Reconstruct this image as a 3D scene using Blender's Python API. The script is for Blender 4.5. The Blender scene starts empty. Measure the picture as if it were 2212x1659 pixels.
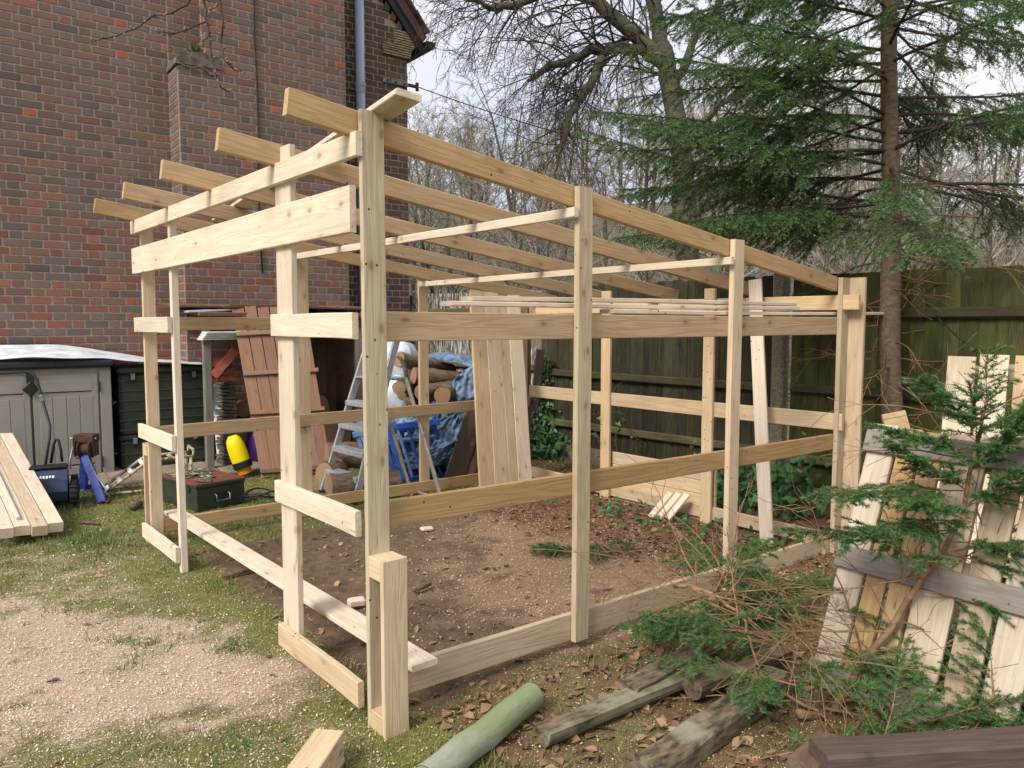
import bpy, math, random
import numpy as np
from mathutils import Vector, Matrix
R = math.radians
scene = bpy.context.scene
col = scene.collection
rng = np.random.default_rng(7)
random.seed(7)

# ------------------------------------------------------------------ camera
EYE = 1.45
PITCH = 0.079
cam_d = bpy.data.cameras.new('camera')
cam_d.sensor_fit = 'HORIZONTAL'; cam_d.sensor_width = 36.0; cam_d.lens = 26.87
cam_d.clip_start = 0.05; cam_d.clip_end = 600.0
cam = bpy.data.objects.new('camera', cam_d); col.objects.link(cam)
cam.location = (0, 0, EYE); cam.rotation_euler = (math.pi/2 - PITCH, 0, 0)
scene.camera = cam

# ------------------------------------------------------------------ sky and sun
SUN_AZ = R(218.0)      # where the sun stands, clockwise from +Y (behind the left shoulder)
SUN_EL = R(42.0)
world = bpy.data.worlds.new('World'); scene.world = world; world.use_nodes = True
nt = world.node_tree; nt.nodes.clear()
def wn_(t, **k):
    n = nt.nodes.new(t)
    for a, b in k.items(): setattr(n, a, b)
    return n
w_out = wn_('ShaderNodeOutputWorld')
sky = wn_('ShaderNodeTexSky', sky_type='NISHITA', sun_disc=False)
sky.sun_elevation = SUN_EL; sky.sun_rotation = SUN_AZ
bg_sky = wn_('ShaderNodeBackground'); bg_sky.inputs['Strength'].default_value = 0.10
bg_cl = wn_('ShaderNodeBackground'); bg_cl.inputs['Strength'].default_value = 0.58
tc = wn_('ShaderNodeTexCoord'); nz = wn_('ShaderNodeTexNoise')
nz.inputs['Scale'].default_value = 2.2; nz.inputs['Detail'].default_value = 4.0; nz.inputs['Roughness'].default_value = 0.5
rmp = wn_('ShaderNodeValToRGB')
rmp.color_ramp.elements[0].position = 0.38; rmp.color_ramp.elements[0].color = (0.66, 0.70, 0.84, 1)
rmp.color_ramp.elements[1].position = 0.64; rmp.color_ramp.elements[1].color = (0.97, 0.97, 0.965, 1)
rm2 = wn_('ShaderNodeMapRange')
rm2.inputs['From Min'].default_value = 0.3; rm2.inputs['From Max'].default_value = 0.6
rm2.inputs['To Min'].default_value = 0.82; rm2.inputs['To Max'].default_value = 1.0
mix_w = wn_('ShaderNodeMixShader')
L = nt.links.new
L(tc.outputs['Generated'], nz.inputs['Vector']); L(nz.outputs['Fac'], rmp.inputs['Fac']); L(nz.outputs['Fac'], rm2.inputs['Value'])
L(sky.outputs['Color'], bg_sky.inputs['Color']); L(rmp.outputs['Color'], bg_cl.inputs['Color'])
L(rm2.outputs['Result'], mix_w.inputs['Fac']); L(bg_sky.outputs[0], mix_w.inputs[1]); L(bg_cl.outputs[0], mix_w.inputs[2])
L(mix_w.outputs[0], w_out.inputs['Surface'])
sun_d = bpy.data.lights.new('sun', 'SUN'); sun_d.energy = 2.0; sun_d.angle = R(22); sun_d.color = (1.0, 0.95, 0.87)
sun = bpy.data.objects.new('sun', sun_d); col.objects.link(sun)
sdir = Vector((math.sin(SUN_AZ)*math.cos(SUN_EL), math.cos(SUN_AZ)*math.cos(SUN_EL), math.sin(SUN_EL)))
sun.rotation_euler = sdir.to_track_quat('Z', 'Y').to_euler(); sun.location = (-6, -6, 9)
scene.view_settings.view_transform = 'Standard'; scene.view_settings.look = 'None'
scene.view_settings.exposure = 1.0; scene.view_settings.gamma = 1.0
scene.view_settings.use_curve_mapping = False
scene.cycles.max_bounces = 4; scene.cycles.diffuse_bounces = 3; scene.cycles.glossy_bounces = 2; scene.cycles.transmission_bounces = 3
scene.cycles.use_adaptive_sampling = True; scene.cycles.adaptive_threshold = 0.02

# ------------------------------------------------------------------ survey of the place (metres; the photograph read on a 2212 px wide copy)
FOC = 1651.1
CP, SP = math.cos(PITCH), math.sin(PITCH)
def sight(u, v):
    x = (u - 1106)/FOC; y = -(v - 829.5)/FOC
    return Vector((x, CP + SP*y, -SP + CP*y))
def at(u, v, Y):                    # point seen at (u, v) that stands Y metres ahead
    d = sight(u, v); k = Y/d.y
    return Vector((d.x*k, Y, EYE + d.z*k))
def gnd(u, v, z=0.0):               # point seen at (u, v) on the level z
    d = sight(u, v); k = (z - EYE)/d.z
    return Vector((d.x*k, d.y*k, z))
def seen(P):                        # inverse: where a point shows
    d = P[1]*CP - (P[2]-EYE)*SP; up = P[1]*SP + (P[2]-EYE)*CP
    return 1106 + FOC*P[0]/d, 829.5 - FOC*up/d
SH_O = Vector((-0.5104, 2.6532, 0)); SH_A = 0.6913       # near corner of the timber frame and its heading
SEX = Vector((math.cos(SH_A), math.sin(SH_A), 0)); SEY = Vector((-math.sin(SH_A), math.cos(SH_A), 0))
def shed(x, y, z): return SH_O + SEX*x + SEY*y + Vector((0, 0, z))
WA = Vector((-4.864, 7.34, 0)); WANG = R(37)             # house wall
WU = Vector((math.cos(WANG), math.sin(WANG), 0)); WN = Vector((math.sin(WANG), -math.cos(WANG), 0))
def wall(t, off, z): return WA + WU*t + WN*off + Vector((0, 0, z))
FA = Vector((0.33, 8.45, 0)); FU = Vector((0.6615, -0.75, 0)).normalized(); FN = Vector((-0.75, -0.6615, 0)).normalized()
def fence(t, off, z): return FA + FU*t + FN*off + Vector((0, 0, z))

def sr(r, g, b):
    return tuple(((c/255)/12.92 if c/255 <= 0.04045 else ((c/255 + 0.055)/1.055)**2.4) for c in (r, g, b))

# ------------------------------------------------------------------ materials
class Nodes:
    def __init__(s, name):
        s.m = bpy.data.materials.new(name); s.m.use_nodes = True
        s.t = s.m.node_tree; s.t.nodes.clear()
        s.out = s.n('ShaderNodeOutputMaterial'); s.b = s.n('ShaderNodeBsdfPrincipled')
        s.l(s.b.outputs[0], s.out.inputs['Surface'])
    def n(s, t, **k):
        x = s.t.nodes.new(t)
        for a, b in k.items():
            if a in x.inputs: x.inputs[a].default_value = b
            else: setattr(x, a, b)
        return x
    def l(s, a, b): s.t.links.new(a, b)
    def coords(s, scale=(1, 1, 1), space='Object', rnd=True, rot=(0, 0, 0)):
        tc = s.n('ShaderNodeTexCoord'); src = tc.outputs[space]
        if rnd:
            oi = s.n('ShaderNodeObjectInfo'); mu = s.n('ShaderNodeMath', operation='MULTIPLY'); mu.inputs[1].default_value = 37.0
            s.l(oi.outputs['Random'], mu.inputs[0])
            ad = s.n('ShaderNodeVectorMath', operation='ADD'); s.l(src, ad.inputs[0]); s.l(mu.outputs[0], ad.inputs[1]); src = ad.outputs[0]
        mp = s.n('ShaderNodeMapping'); mp.inputs['Scale'].default_value = scale; mp.inputs['Rotation'].default_value = rot
        s.l(src, mp.inputs['Vector']); return mp.outputs[0]
    def noise(s, vec, scale, detail=4, rough=0.55, dist=0.0):
        x = s.n('ShaderNodeTexNoise'); x.inputs['Scale'].default_value = scale; x.inputs['Detail'].default_value = detail
        x.inputs['Roughness'].default_value = rough; x.inputs['Distortion'].default_value = dist
        s.l(vec, x.inputs['Vector']); return x.outputs['Fac']
    def ramp(s, fac, stops):
        r = s.n('ShaderNodeValToRGB'); e = r.color_ramp.elements
        while len(e) < len(stops): e.new(0.5)
        for i, (p, c) in enumerate(stops):
            e[i].position = p; e[i].color = tuple(c)[:3] + (1,)
        s.l(fac, r.inputs['Fac']); return r.outputs['Color']
    def mixc(s, fac, a, b, mode='MIX'):
        m = s.n('ShaderNodeMix', data_type='RGBA', blend_type=mode)
        for src, k in ((fac, 0), (a, 6), (b, 7)):
            if hasattr(src, 'is_output'): s.l(src, m.inputs[k])
            elif k == 0: m.inputs[0].default_value = src
            else: m.inputs[k].default_value = tuple(src)[:3] + (1,)
        return m.outputs[2]
    def maprange(s, v, a, b, c, d):
        m = s.n('ShaderNodeMapRange'); s.l(v, m.inputs['Value'])
        for k, x in zip(('From Min', 'From Max', 'To Min', 'To Max'), (a, b, c, d)): m.inputs[k].default_value = x
        return m.outputs['Result']
    def bump(s, h, strength=0.3, dist=0.004):
        b = s.n('ShaderNodeBump'); b.inputs['Strength'].default_value = strength; b.inputs['Distance'].default_value = dist
        s.l(h, b.inputs['Height']); s.l(b.outputs[0], s.b.inputs['Normal'])
    def color(s, c):
        if hasattr(c, 'is_output'): s.l(c, s.b.inputs['Base Color'])
        else: s.b.inputs['Base Color'].default_value = tuple(c)[:3] + (1,)
    def set(s, rough=0.8, metal=0.0, spec=0.3):
        s.b.inputs['Roughness'].default_value = rough; s.b.inputs['Metallic'].default_value = metal
        s.b.inputs['Specular IOR Level'].default_value = spec

def wood(name, pale, dark, knot, grey=0.0, stain=0.25, marks=True, rough=0.8, vary=0.15):
    N = Nodes(name); v = N.coords((1, 1, 1))
    tc = N.coords((0.55, 9, 9))
    bands = N.noise(tc, 2.2, 3, 0.5, 0.35)
    w = N.n('ShaderNodeMath', operation='SINE'); mu = N.n('ShaderNodeMath', operation='MULTIPLY'); mu.inputs[1].default_value = 42.0
    N.l(bands, mu.inputs[0]); N.l(mu.outputs[0], w.inputs[0])
    ring = N.maprange(w.outputs[0], -1, 1, 0, 1)
    fine = N.noise(N.coords((3, 90, 90)), 3.0, 3, 0.6)
    broad = N.noise(N.coords((1.3, 3, 3)), 1.6, 3, 0.5)
    c = N.mixc(N.maprange(ring, 0.15, 1, 0, 0.55), pale, dark)
    c = N.mixc(N.maprange(fine, 0.35, 0.7, 0, 0.35), c, dark)
    c = N.mixc(N.maprange(broad, 0.5, 0.75, 0, stain), c, knot)
    oi = N.n('ShaderNodeObjectInfo')
    hs = N.n('ShaderNodeHueSaturation'); N.l(c, hs.inputs['Color'])
    N.l(N.maprange(oi.outputs['Random'], 0, 1, 1 - vary, 1 + vary*0.35), hs.inputs['Value'])
    rr = N.n('ShaderNodeMath', operation='MULTIPLY'); rr.inputs[1].default_value = 7.31; fr = N.n('ShaderNodeMath', operation='FRACT')
    N.l(oi.outputs['Random'], rr.inputs[0]); N.l(rr.outputs[0], fr.inputs[0])
    N.l(N.maprange(fr.outputs[0], 0, 1, 0.92, 1.14), hs.inputs['Saturation'])
    c = hs.outputs['Color']
    # knots
    def flat(scale):
        sp = N.n('ShaderNodeSeparateXYZ'); cb = N.n('ShaderNodeCombineXYZ'); N.l(N.coords(scale), sp.inputs[0]); N.l(sp.outputs[0], cb.inputs[0])
        ad = N.n('ShaderNodeMath', operation='ADD'); N.l(sp.outputs[1], ad.inputs[0]); N.l(sp.outputs[2], ad.inputs[1]); N.l(ad.outputs[0], cb.inputs[1]); return cb.outputs[0]
    vo = N.n('ShaderNodeTexVoronoi', voronoi_dimensions='2D'); vo.inputs['Scale'].default_value = 1.0; N.l(flat((4.2, 7.5, 7.5)), vo.inputs['Vector']); ks = N.n('ShaderNodeSeparateColor'); N.l(vo.outputs['Color'], ks.inputs[0]); ksel = N.maprange(ks.outputs[0], 0.62, 0.66, 0, 1)
    def both(a, b):
        q = N.n('ShaderNodeMath', operation='MULTIPLY'); N.l(a, q.inputs[0]); N.l(b, q.inputs[1]); return q.outputs[0]
    kn = N.maprange(vo.outputs['Distance'], 0.045, 0.10, 1, 0)
    kr = N.maprange(vo.outputs['Distance'], 0.0, 0.05, 1.0, 0.6)
    c = N.mixc(both(N.maprange(vo.outputs['Distance'], 0.05, 0.28, 0.22, 0), ksel), c, knot); c = N.mixc(both(N.maprange(kn, 0, 1, 0, 0.62), ksel), c, knot)
    if marks:     # nail holes and scuffs
        v2 = N.n('ShaderNodeTexVoronoi', voronoi_dimensions='2D'); v2.inputs['Scale'].default_value = 16.0; N.l(flat((1, 1, 1)), v2.inputs['Vector'])
        sel = N.n('ShaderNodeSeparateColor'); N.l(v2.outputs['Color'], sel.inputs[0])
        h1 = N.maprange(v2.outputs['Distance'], 0.05, 0.09, 1, 0); h2 = both(N.maprange(sel.outputs[0], 0.70, 0.71, 0, 1), N.maprange(N.noise(N.coords((1.1, 2, 2)), 1.8, 2, 0.5), 0.52, 0.60, 0, 1))
        mm = N.n('ShaderNodeMath', operation='MULTIPLY'); N.l(h1, mm.inputs[0]); N.l(h2, mm.inputs[1])
        c = N.mixc(mm.outputs[0], c, sr(48, 36, 26))
        sc = N.noise(N.coords((2.5, 14, 14)), 1.7, 4, 0.65, 0.6)
        c = N.mixc(N.maprange(sc, 0.66, 0.76, 0, 0.5), c, sr(84, 70, 58))
    ck = N.noise(N.coords((0.9, 55, 55)), 1.3, 3, 0.5, 0.2); c = N.mixc(N.maprange(ck, 0.735, 0.75, 0, 0.6), c, (0.10, 0.065, 0.035))
    dm = N.noise(N.coords((1.6, 6, 6)), 0.9, 4, 0.6); c = N.mixc(N.maprange(dm, 0.55, 0.75, 0, 0.34), c, (0.30, 0.235, 0.165))
    if grey > 0:
        gm = N.noise(N.coords((1.5, 5, 5)), 2.5, 4, 0.6)
        c = N.mixc(N.maprange(gm, 0.25, 0.6, grey*0.55, min(1, grey*1.2)), c, N.mixc(fine, sr(120, 114, 108), sr(78, 72, 68)))
    N.color(c); N.set(rough, 0, 0.25)
    ad = N.n('ShaderNodeMath', operation='ADD'); N.l(fine, ad.inputs[0]); N.l(ring, ad.inputs[1])
    N.bump(ad.outputs[0], 0.35, 0.0016)
    return N.m

PALE, DARKP, KNOT = (0.665, 0.52, 0.355), (0.52, 0.365, 0.215), (0.27, 0.155, 0.075)
M = {}
M['pine'] = wood('sawn_pine', PALE, DARKP, KNOT)
M['pine_warm'] = wood('sawn_pine_warm', (0.53, 0.365, 0.205), (0.40, 0.25, 0.125), (0.20, 0.11, 0.05))
M['pine_white'] = wood('sawn_pine_white', (0.765, 0.66, 0.53), (0.64, 0.50, 0.355), (0.34, 0.22, 0.13), stain=0.10, vary=0.14)
M['pallet'] = wood('pallet_wood', (0.60, 0.50, 0.37), (0.40, 0.29, 0.18), (0.22, 0.14, 0.08), grey=0.25)
M['pallet_grey'] = wood('pallet_wood_grey', (0.42, 0.37, 0.32), (0.27, 0.23, 0.19), (0.13, 0.10, 0.085), grey=0.55)
M['old_brown'] = wood('old_brown_wood', (0.19, 0.115, 0.07), (0.09, 0.05, 0.03), (0.05, 0.03, 0.02), grey=0.15)
M['stain_brown'] = wood('stained_brown_wood', (0.30, 0.18, 0.125), (0.215, 0.12, 0.082), (0.12, 0.06, 0.035), marks=True, stain=0.2, vary=0.12)
M['beam_red'] = wood('red_brown_beam', (0.135, 0.082, 0.062), (0.065, 0.04, 0.032), (0.035, 0.02, 0.016), grey=0.18, rough=0.7)
M['dark_board'] = wood('dark_board', (0.07, 0.055, 0.05), (0.045, 0.035, 0.032), (0.3, 0.16, 0.08), marks=False, rough=0.5)

def fence_mat(name, base, dark, green, amt, white=0.0):
    N = Nodes(name)
    fine = N.noise(N.coords((3, 70, 70)), 3.0, 4, 0.6); br = N.noise(N.coords((1.2, 5, 5)), 2.4, 5, 0.6)
    c = N.mixc(N.maprange(fine, 0.3, 0.7, 0, 1), base, dark)
    c = N.mixc(N.maprange(br, 0.40, 0.62, 0, amt), c, green)
    if white > 0:
        pl = N.noise(N.coords((5, 40, 40)), 1.4, 5, 0.7, 0.3)
        c = N.mixc(N.maprange(pl, 0.5, 0.58, 0, white), c, sr(190, 188, 182))
    oi = N.n('ShaderNodeObjectInfo'); hs = N.n('ShaderNodeHueSaturation'); N.l(c, hs.inputs['Color'])
    N.l(N.maprange(oi.outputs['Random'], 0, 1, 0.65, 1.35), hs.inputs['Value'])
    N.color(hs.outputs['Color']); N.set(0.9, 0, 0.2); N.bump(fine, 0.5, 0.003)
    return N.m
M['fence_dark'] = fence_mat('fence_weathered', sr(70, 64, 55), sr(27, 24, 21), sr(70, 76, 42), 0.42)
M['fence_white'] = fence_mat('fence_flaking', sr(96, 90, 86), sr(50, 45, 42), sr(80, 84, 60), 0.3, 0.8)
M['fence_green'] = fence_mat('fence_green', sr(84, 84, 54), sr(50, 51, 33), sr(92, 96, 50), 0.7)
M['fence_rail'] = fence_mat('fence_rail', sr(92, 82, 68), sr(52, 45, 36), sr(90, 96, 52), 0.5)

def plain(name, c1, c2, scale=8, rough=0.7, metal=0, spec=0.35, bump=0.1, space='Object', detail=5, dist=0.002, lo=0.35, hi=0.65):
    N = Nodes(name); f = N.noise(N.coords((1, 1, 1), space), scale, detail, 0.6)
    N.color(N.mixc(N.maprange(f, lo, hi, 0, 1), c1, c2)); N.set(rough, metal, spec)
    if bump: N.bump(f, bump, dist)
    return N.m
M['mortar'] = plain('mortar', sr(170, 156, 144), sr(144, 130, 120), 30, 0.95, bump=0.5, dist=0.004)
M['concrete'] = plain('concrete', sr(142, 132, 116), sr(92, 86, 74), 60, 0.95, bump=0.6, dist=0.004)
M['slab'] = plain('slab_concrete', sr(120, 114, 104), sr(72, 70, 64), 14, 0.95, bump=0.5, dist=0.006)
M['lead'] = plain('lead', sr(160, 164, 170), sr(70, 72, 76), 9, 0.55, bump=0.2)
M['pipe'] = plain('grey_plastic', sr(158, 170, 188), sr(150, 160, 176), 3, 0.42, bump=0)
M['black'] = plain('black_plastic', sr(26, 27, 30), sr(34, 34, 37), 10, 0.5, bump=0)
M['tile_roof'] = plain('roof_tile', sr(98, 74, 68), sr(76, 60, 58), 12, 0.85, bump=0.2)
M['tile_cream'] = plain('creasing_tile', sr(168, 152, 120), sr(120, 106, 84), 20, 0.9, bump=0.3)
M['galv'] = plain('galvanised', sr(150, 156, 164), sr(112, 118, 126), 25, 0.5, 0.6, bump=0.05)
M['alu'] = plain('aluminium', sr(182, 184, 186), sr(152, 154, 157), 40, 0.45, 0.35, bump=0.05)
M['alu_leg'] = plain('aluminium_leg', sr(158, 150, 140), sr(130, 124, 116), 30, 0.5, 0.3, bump=0.05)
M['box_grey'] = plain('storage_plastic', sr(152, 147, 141), sr(142, 137, 131), 3, 0.6, bump=0.0)
M['box_lid'] = plain('storage_lid', sr(38, 44, 50), sr(30, 36, 42), 5, 0.55, bump=0)
M['groove'] = plain('dark_groove', sr(66, 60, 55), sr(56, 52, 48), 6, 0.8, bump=0)
M['army'] = plain('army_green', sr(58, 64, 52), sr(44, 50, 40), 6, 0.55, bump=0.1)
M['army_dk'] = plain('army_green_dark', sr(40, 44, 36), sr(32, 36, 30), 6, 0.6, bump=0.1)
M['yellow'] = plain('yellow_plastic', sr(238, 214, 10), sr(226, 200, 8), 4, 0.38, bump=0)
M['orange'] = plain('orange_plastic', sr(206, 128, 30), sr(190, 112, 26), 8, 0.5, bump=0)
M['purple'] = plain('purple_plastic', sr(92, 50, 128), sr(70, 38, 104), 12, 0.45, bump=0.2)
M['bag_green'] = plain('green_sack', sr(34, 62, 54), sr(24, 44, 38), 14, 0.6, bump=0.5, dist=0.01)
M['blue'] = plain('blue_paint', sr(48, 98, 190), sr(36, 76, 156), 14, 0.5, bump=0.1)
M['blue_lt'] = plain('blue_paint_worn', sr(120, 150, 190), sr(84, 112, 156), 22, 0.55, bump=0.1)
M['blue_winch'] = plain('winch_blue_paint', sr(58, 74, 150), sr(44, 56, 118), 16, 0.55, bump=0.2, lo=0.45, hi=0.6)
M['mower'] = plain('mower_blue', sr(52, 66, 92), sr(44, 56, 80), 5, 0.4, bump=0)
M['rust'] = plain('rusty_iron', sr(96, 66, 54), sr(62, 46, 42), 30, 0.85, 0.2, bump=0.5)
M['rust_cream'] = plain('rusty_cream_paint', sr(186, 178, 150), sr(110, 78, 48), 26, 0.8, bump=0.4, lo=0.47, hi=0.6)
M['white'] = plain('white_plastic', sr(222, 226, 230), sr(205, 208, 212), 6, 0.5, bump=0)
M['sheet'] = plain('white_sheet', sr(226, 230, 234), sr(186, 192, 198), 7, 0.6, bump=0.1)
M['sack'] = plain('white_sack', sr(216, 222, 230), sr(176, 186, 198), 9, 0.6, bump=0.5, dist=0.02)
M['tarp'] = plain('blue_grey_tarp', sr(122, 146, 174), sr(70, 90, 116), 11, 0.45, bump=0.8, dist=0.02, lo=0.4, hi=0.62)
M['red'] = plain('red_plastic', sr(170, 40, 40), sr(150, 30, 34), 5, 0.5, bump=0)
M['tile_red'] = plain('red_clay_tile', sr(150, 82, 62), sr(122, 64, 50), 18, 0.85, bump=0.2)
M['slate'] = plain('slate', sr(104, 96, 84), sr(70, 66, 58), 18, 0.85, bump=0.3)
M['paving'] = plain('paving', sr(156, 142, 122), sr(122, 110, 94), 12, 0.95, bump=0.4, dist=0.004)
M['rubber'] = plain('rubber', sr(30, 30, 31), sr(38, 38, 39), 30, 0.8, bump=0.2)
M['rust_red'] = plain('red_oxide', sr(128, 72, 60), sr(100, 54, 46), 22, 0.75, bump=0.2)
M['camo'] = plain('peeled_camo_paint', sr(70, 76, 62), sr(168, 160, 124), 24, 0.7, bump=0.5, lo=0.5, hi=0.56)
M['mesh'] = plain('green_netting', sr(120, 140, 112), sr(96, 116, 92), 30, 0.7, bump=0)
M['bud'] = plain('bud', sr(150, 128, 108), sr(110, 88, 72), 60, 0.8, bump=0)

def bark(name, c1, c2, c3, amt=0.4, scale=1.0, rough=0.9):
    N = Nodes(name); v = N.coords((1, 1, 1))
    a = N.noise(N.coords((6*scale, 22*scale, 22*scale)), 2.0, 5, 0.65, 0.4); b = N.noise(v, 5*scale, 4, 0.6)
    c = N.mixc(N.maprange(a, 0.35, 0.65, 0, 1), c1, c2)
    c = N.mixc(N.maprange(b, 0.48, 0.62, 0, amt), c, c3)
    N.color(c); N.set(rough, 0, 0.2); N.bump(a, 0.7, 0.01)
    return N.m
M['bark_log'] = bark('log_bark', sr(136, 112, 92), sr(84, 66, 54), sr(104, 100, 84), 0.4)
M['bark_spruce'] = bark('spruce_bark', sr(138, 118, 100), sr(94, 80, 68), sr(116, 104, 84), 0.35)
M['bark_tree'] = bark('tree_bark', sr(96, 90, 80), sr(58, 54, 48), sr(104, 108, 74), 0.45)
M['bark_twig'] = bark('twig_bark', sr(92, 80, 74), sr(60, 52, 48), sr(84, 80, 70), 0.3)
M['bark_hazed'] = bark('hazed_twig_bark', sr(164, 156, 146), sr(132, 124, 114), sr(142, 142, 116), 0.4)  # paleness stands in for distance haze, painted into the bark
M['bark_branch'] = bark('cut_branch_bark', sr(158, 126, 94), sr(116, 88, 64), sr(128, 118, 92), 0.3)
M['lichen_post'] = bark('lichen_post', sr(132, 116, 94), sr(58, 52, 45), sr(156, 158, 132), 0.6, 0.9)
M['green_post'] = bark('algae_post', sr(146, 150, 124), sr(158, 158, 148), sr(128, 140, 92), 0.8, 0.6)
M['stick'] = bark('stick_bark', sr(128, 104, 82), sr(88, 68, 54), sr(110, 96, 76), 0.3)

def cut_end(name):
    N = Nodes(name); tc = N.n('ShaderNodeTexCoord'); mp = N.n('ShaderNodeMapping'); N.l(tc.outputs['Object'], mp.inputs['Vector'])
    mp.inputs['Scale'].default_value = (0, 1, 1)
    wv = N.n('ShaderNodeTexWave', wave_type='RINGS', rings_direction='X'); wv.inputs['Scale'].default_value = 22; wv.inputs['Distortion'].default_value = 2.5
    N.l(mp.outputs[0], wv.inputs['Vector'])
    N.color(N.mixc(wv.outputs['Fac'], sr(164, 136, 106), sr(118, 92, 70))); N.set(0.85, 0, 0.2)
    return N.m
M['cut'] = cut_end('cut_log_end')

def leafy(name, c1, c2, c3=None, sub=0.0, rough=0.6, scale=3.0):
    N = Nodes(name); at_ = N.n('ShaderNodeAttribute', attribute_name='tint')
    c = N.mixc(at_.outputs['Fac'], c1, c2)
    if c3: c = N.mixc(N.maprange(N.noise(N.coords((1, 1, 1)), scale, 3, 0.6), 0.45, 0.62, 0, 0.7), c, c3)
    N.color(c); N.set(rough, 0, 0.3)
    if sub:
        tr = N.n('ShaderNodeBsdfTranslucent'); N.l(c, tr.inputs['Color']) if hasattr(c, 'is_output') else None
        ms = N.n('ShaderNodeMixShader'); ms.inputs[0].default_value = sub
        N.l(N.b.outputs[0], ms.inputs[1]); N.l(tr.outputs[0], ms.inputs[2]); N.l(ms.outputs[0], N.out.inputs['Surface'])
    return N.m
M['needles'] = leafy('spruce_needles', (0.046, 0.104, 0.040), (0.155, 0.24, 0.080), sub=0.2)
M['needles_cut'] = leafy('cut_spruce_needles', (0.045, 0.125, 0.035), (0.11, 0.215, 0.065), sub=0.2)
M['grass'] = leafy('grass_blades', (0.085, 0.16, 0.03), (0.235, 0.25, 0.075), (0.27, 0.235, 0.115), sub=0.25, scale=2.0)
M['deadleaf'] = leafy('dead_leaves', sr(116, 86, 64), sr(174, 140, 108), sr(88, 64, 50), sub=0.1, rough=0.75)
M['sawdust'] = leafy('sawdust_chips', sr(192, 168, 140), sr(226, 210, 184), rough=0.9)
M['ivy'] = leafy('ivy_leaves', (0.026, 0.085, 0.028), (0.085, 0.19, 0.06), sub=0.15, rough=0.4)
M['moss'] = leafy('moss_tuft', (0.05, 0.09, 0.03), (0.13, 0.17, 0.06), sub=0.1)
M['fern'] = leafy('wall_plant', (0.06, 0.11, 0.04), (0.16, 0.20, 0.08), sub=0.15)

def brick_mat(name, attr):
    N = Nodes(name)
    if attr: src = N.n('ShaderNodeAttribute', attribute_name='bcol').outputs['Color']
    else: src = N.n('ShaderNodeObjectInfo').outputs['Color']
    a = N.noise(N.coords((1, 1, 1), 'Object', not attr), 16, 5, 0.65) if attr else N.noise(N.coords((0.22, 0.02, 0.07)), 16, 5, 0.65)
    b = N.noise(N.coords((1, 1, 1), 'Object', not attr), 70, 3, 0.6) if attr else N.noise(N.coords((0.22, 0.02, 0.07)), 70, 3, 0.6)
    c = N.mixc(N.maprange(a, 0.3, 0.7, 0.05, 0.5), src, sr(108, 92, 84))
    c = N.mixc(N.maprange(b, 0.66, 0.74, 0, 0.75), c, sr(38, 32, 32))
    N.color(c); N.set(0.92, 0, 0.2); N.bump(b, 0.4, 0.003)
    return N.m
M['brick'] = brick_mat('brick', False); M['brick_mass'] = brick_mat('brick_mass', True)

# ------------------------------------------------------------------ building helpers
def link(o, parent=None):
    col.objects.link(o)
    if parent is not None: o.parent = parent
    return o
def tag(o, label=None, cat=None, group=None, kind=None):
    if label: o['label'] = label
    if cat: o['category'] = cat
    if group: o['group'] = group
    if kind: o['kind'] = kind
    return o
def thing(name, label, cat, loc=(0, 0, 0), rotz=0.0, group=None):
    o = bpy.data.objects.new(name, None); o.empty_display_size = 0.1
    o.location = loc; o.rotation_euler = (0, 0, rotz); link(o)
    return tag(o, label, cat, group)
def mk(name, verts, faces, mat, parent=None, matrix=None, smooth=False, tint=None, attr='tint'):
    me = bpy.data.meshes.new(name); me.from_pydata([tuple(v) for v in verts], [], [tuple(f) for f in faces])
    return fin(name, me, mat, parent, matrix, smooth, tint)
def fin(name, me, mat, parent=None, matrix=None, smooth=False, tint=None):
    mats = mat if isinstance(mat, (list, tuple)) else [mat]
    for m in mats: me.materials.append(M[m] if isinstance(m, str) else m)
    if smooth: me.polygons.foreach_set('use_smooth', [True]*len(me.polygons))
    if tint is not None:
        a = me.attributes.new('tint', 'FLOAT', 'POINT'); a.data.foreach_set('value', np.asarray(tint, dtype=np.float32))
    me.update()
    o = bpy.data.objects.new(name, me)
    link(o, parent)
    if matrix is not None: o.matrix_local = matrix
    return o
def raw(name, V, F, mat, parent=None, tint=None, smooth=False, matrix=None):
    """many triangles or quads at once from numpy arrays"""
    V = np.asarray(V, np.float32); F = np.asarray(F, np.int32); k = F.shape[1]
    me = bpy.data.meshes.new(name); me.vertices.add(len(V)); me.vertices.foreach_set('co', V.ravel())
    me.loops.add(F.size); me.loops.foreach_set('vertex_index', F.ravel())
    me.polygons.add(len(F)); me.polygons.foreach_set('loop_start', np.arange(0, F.size, k, dtype=np.int32))
    me.update(calc_edges=True); me.validate()
    return fin(name, me, mat, parent, matrix, smooth, tint)

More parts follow.
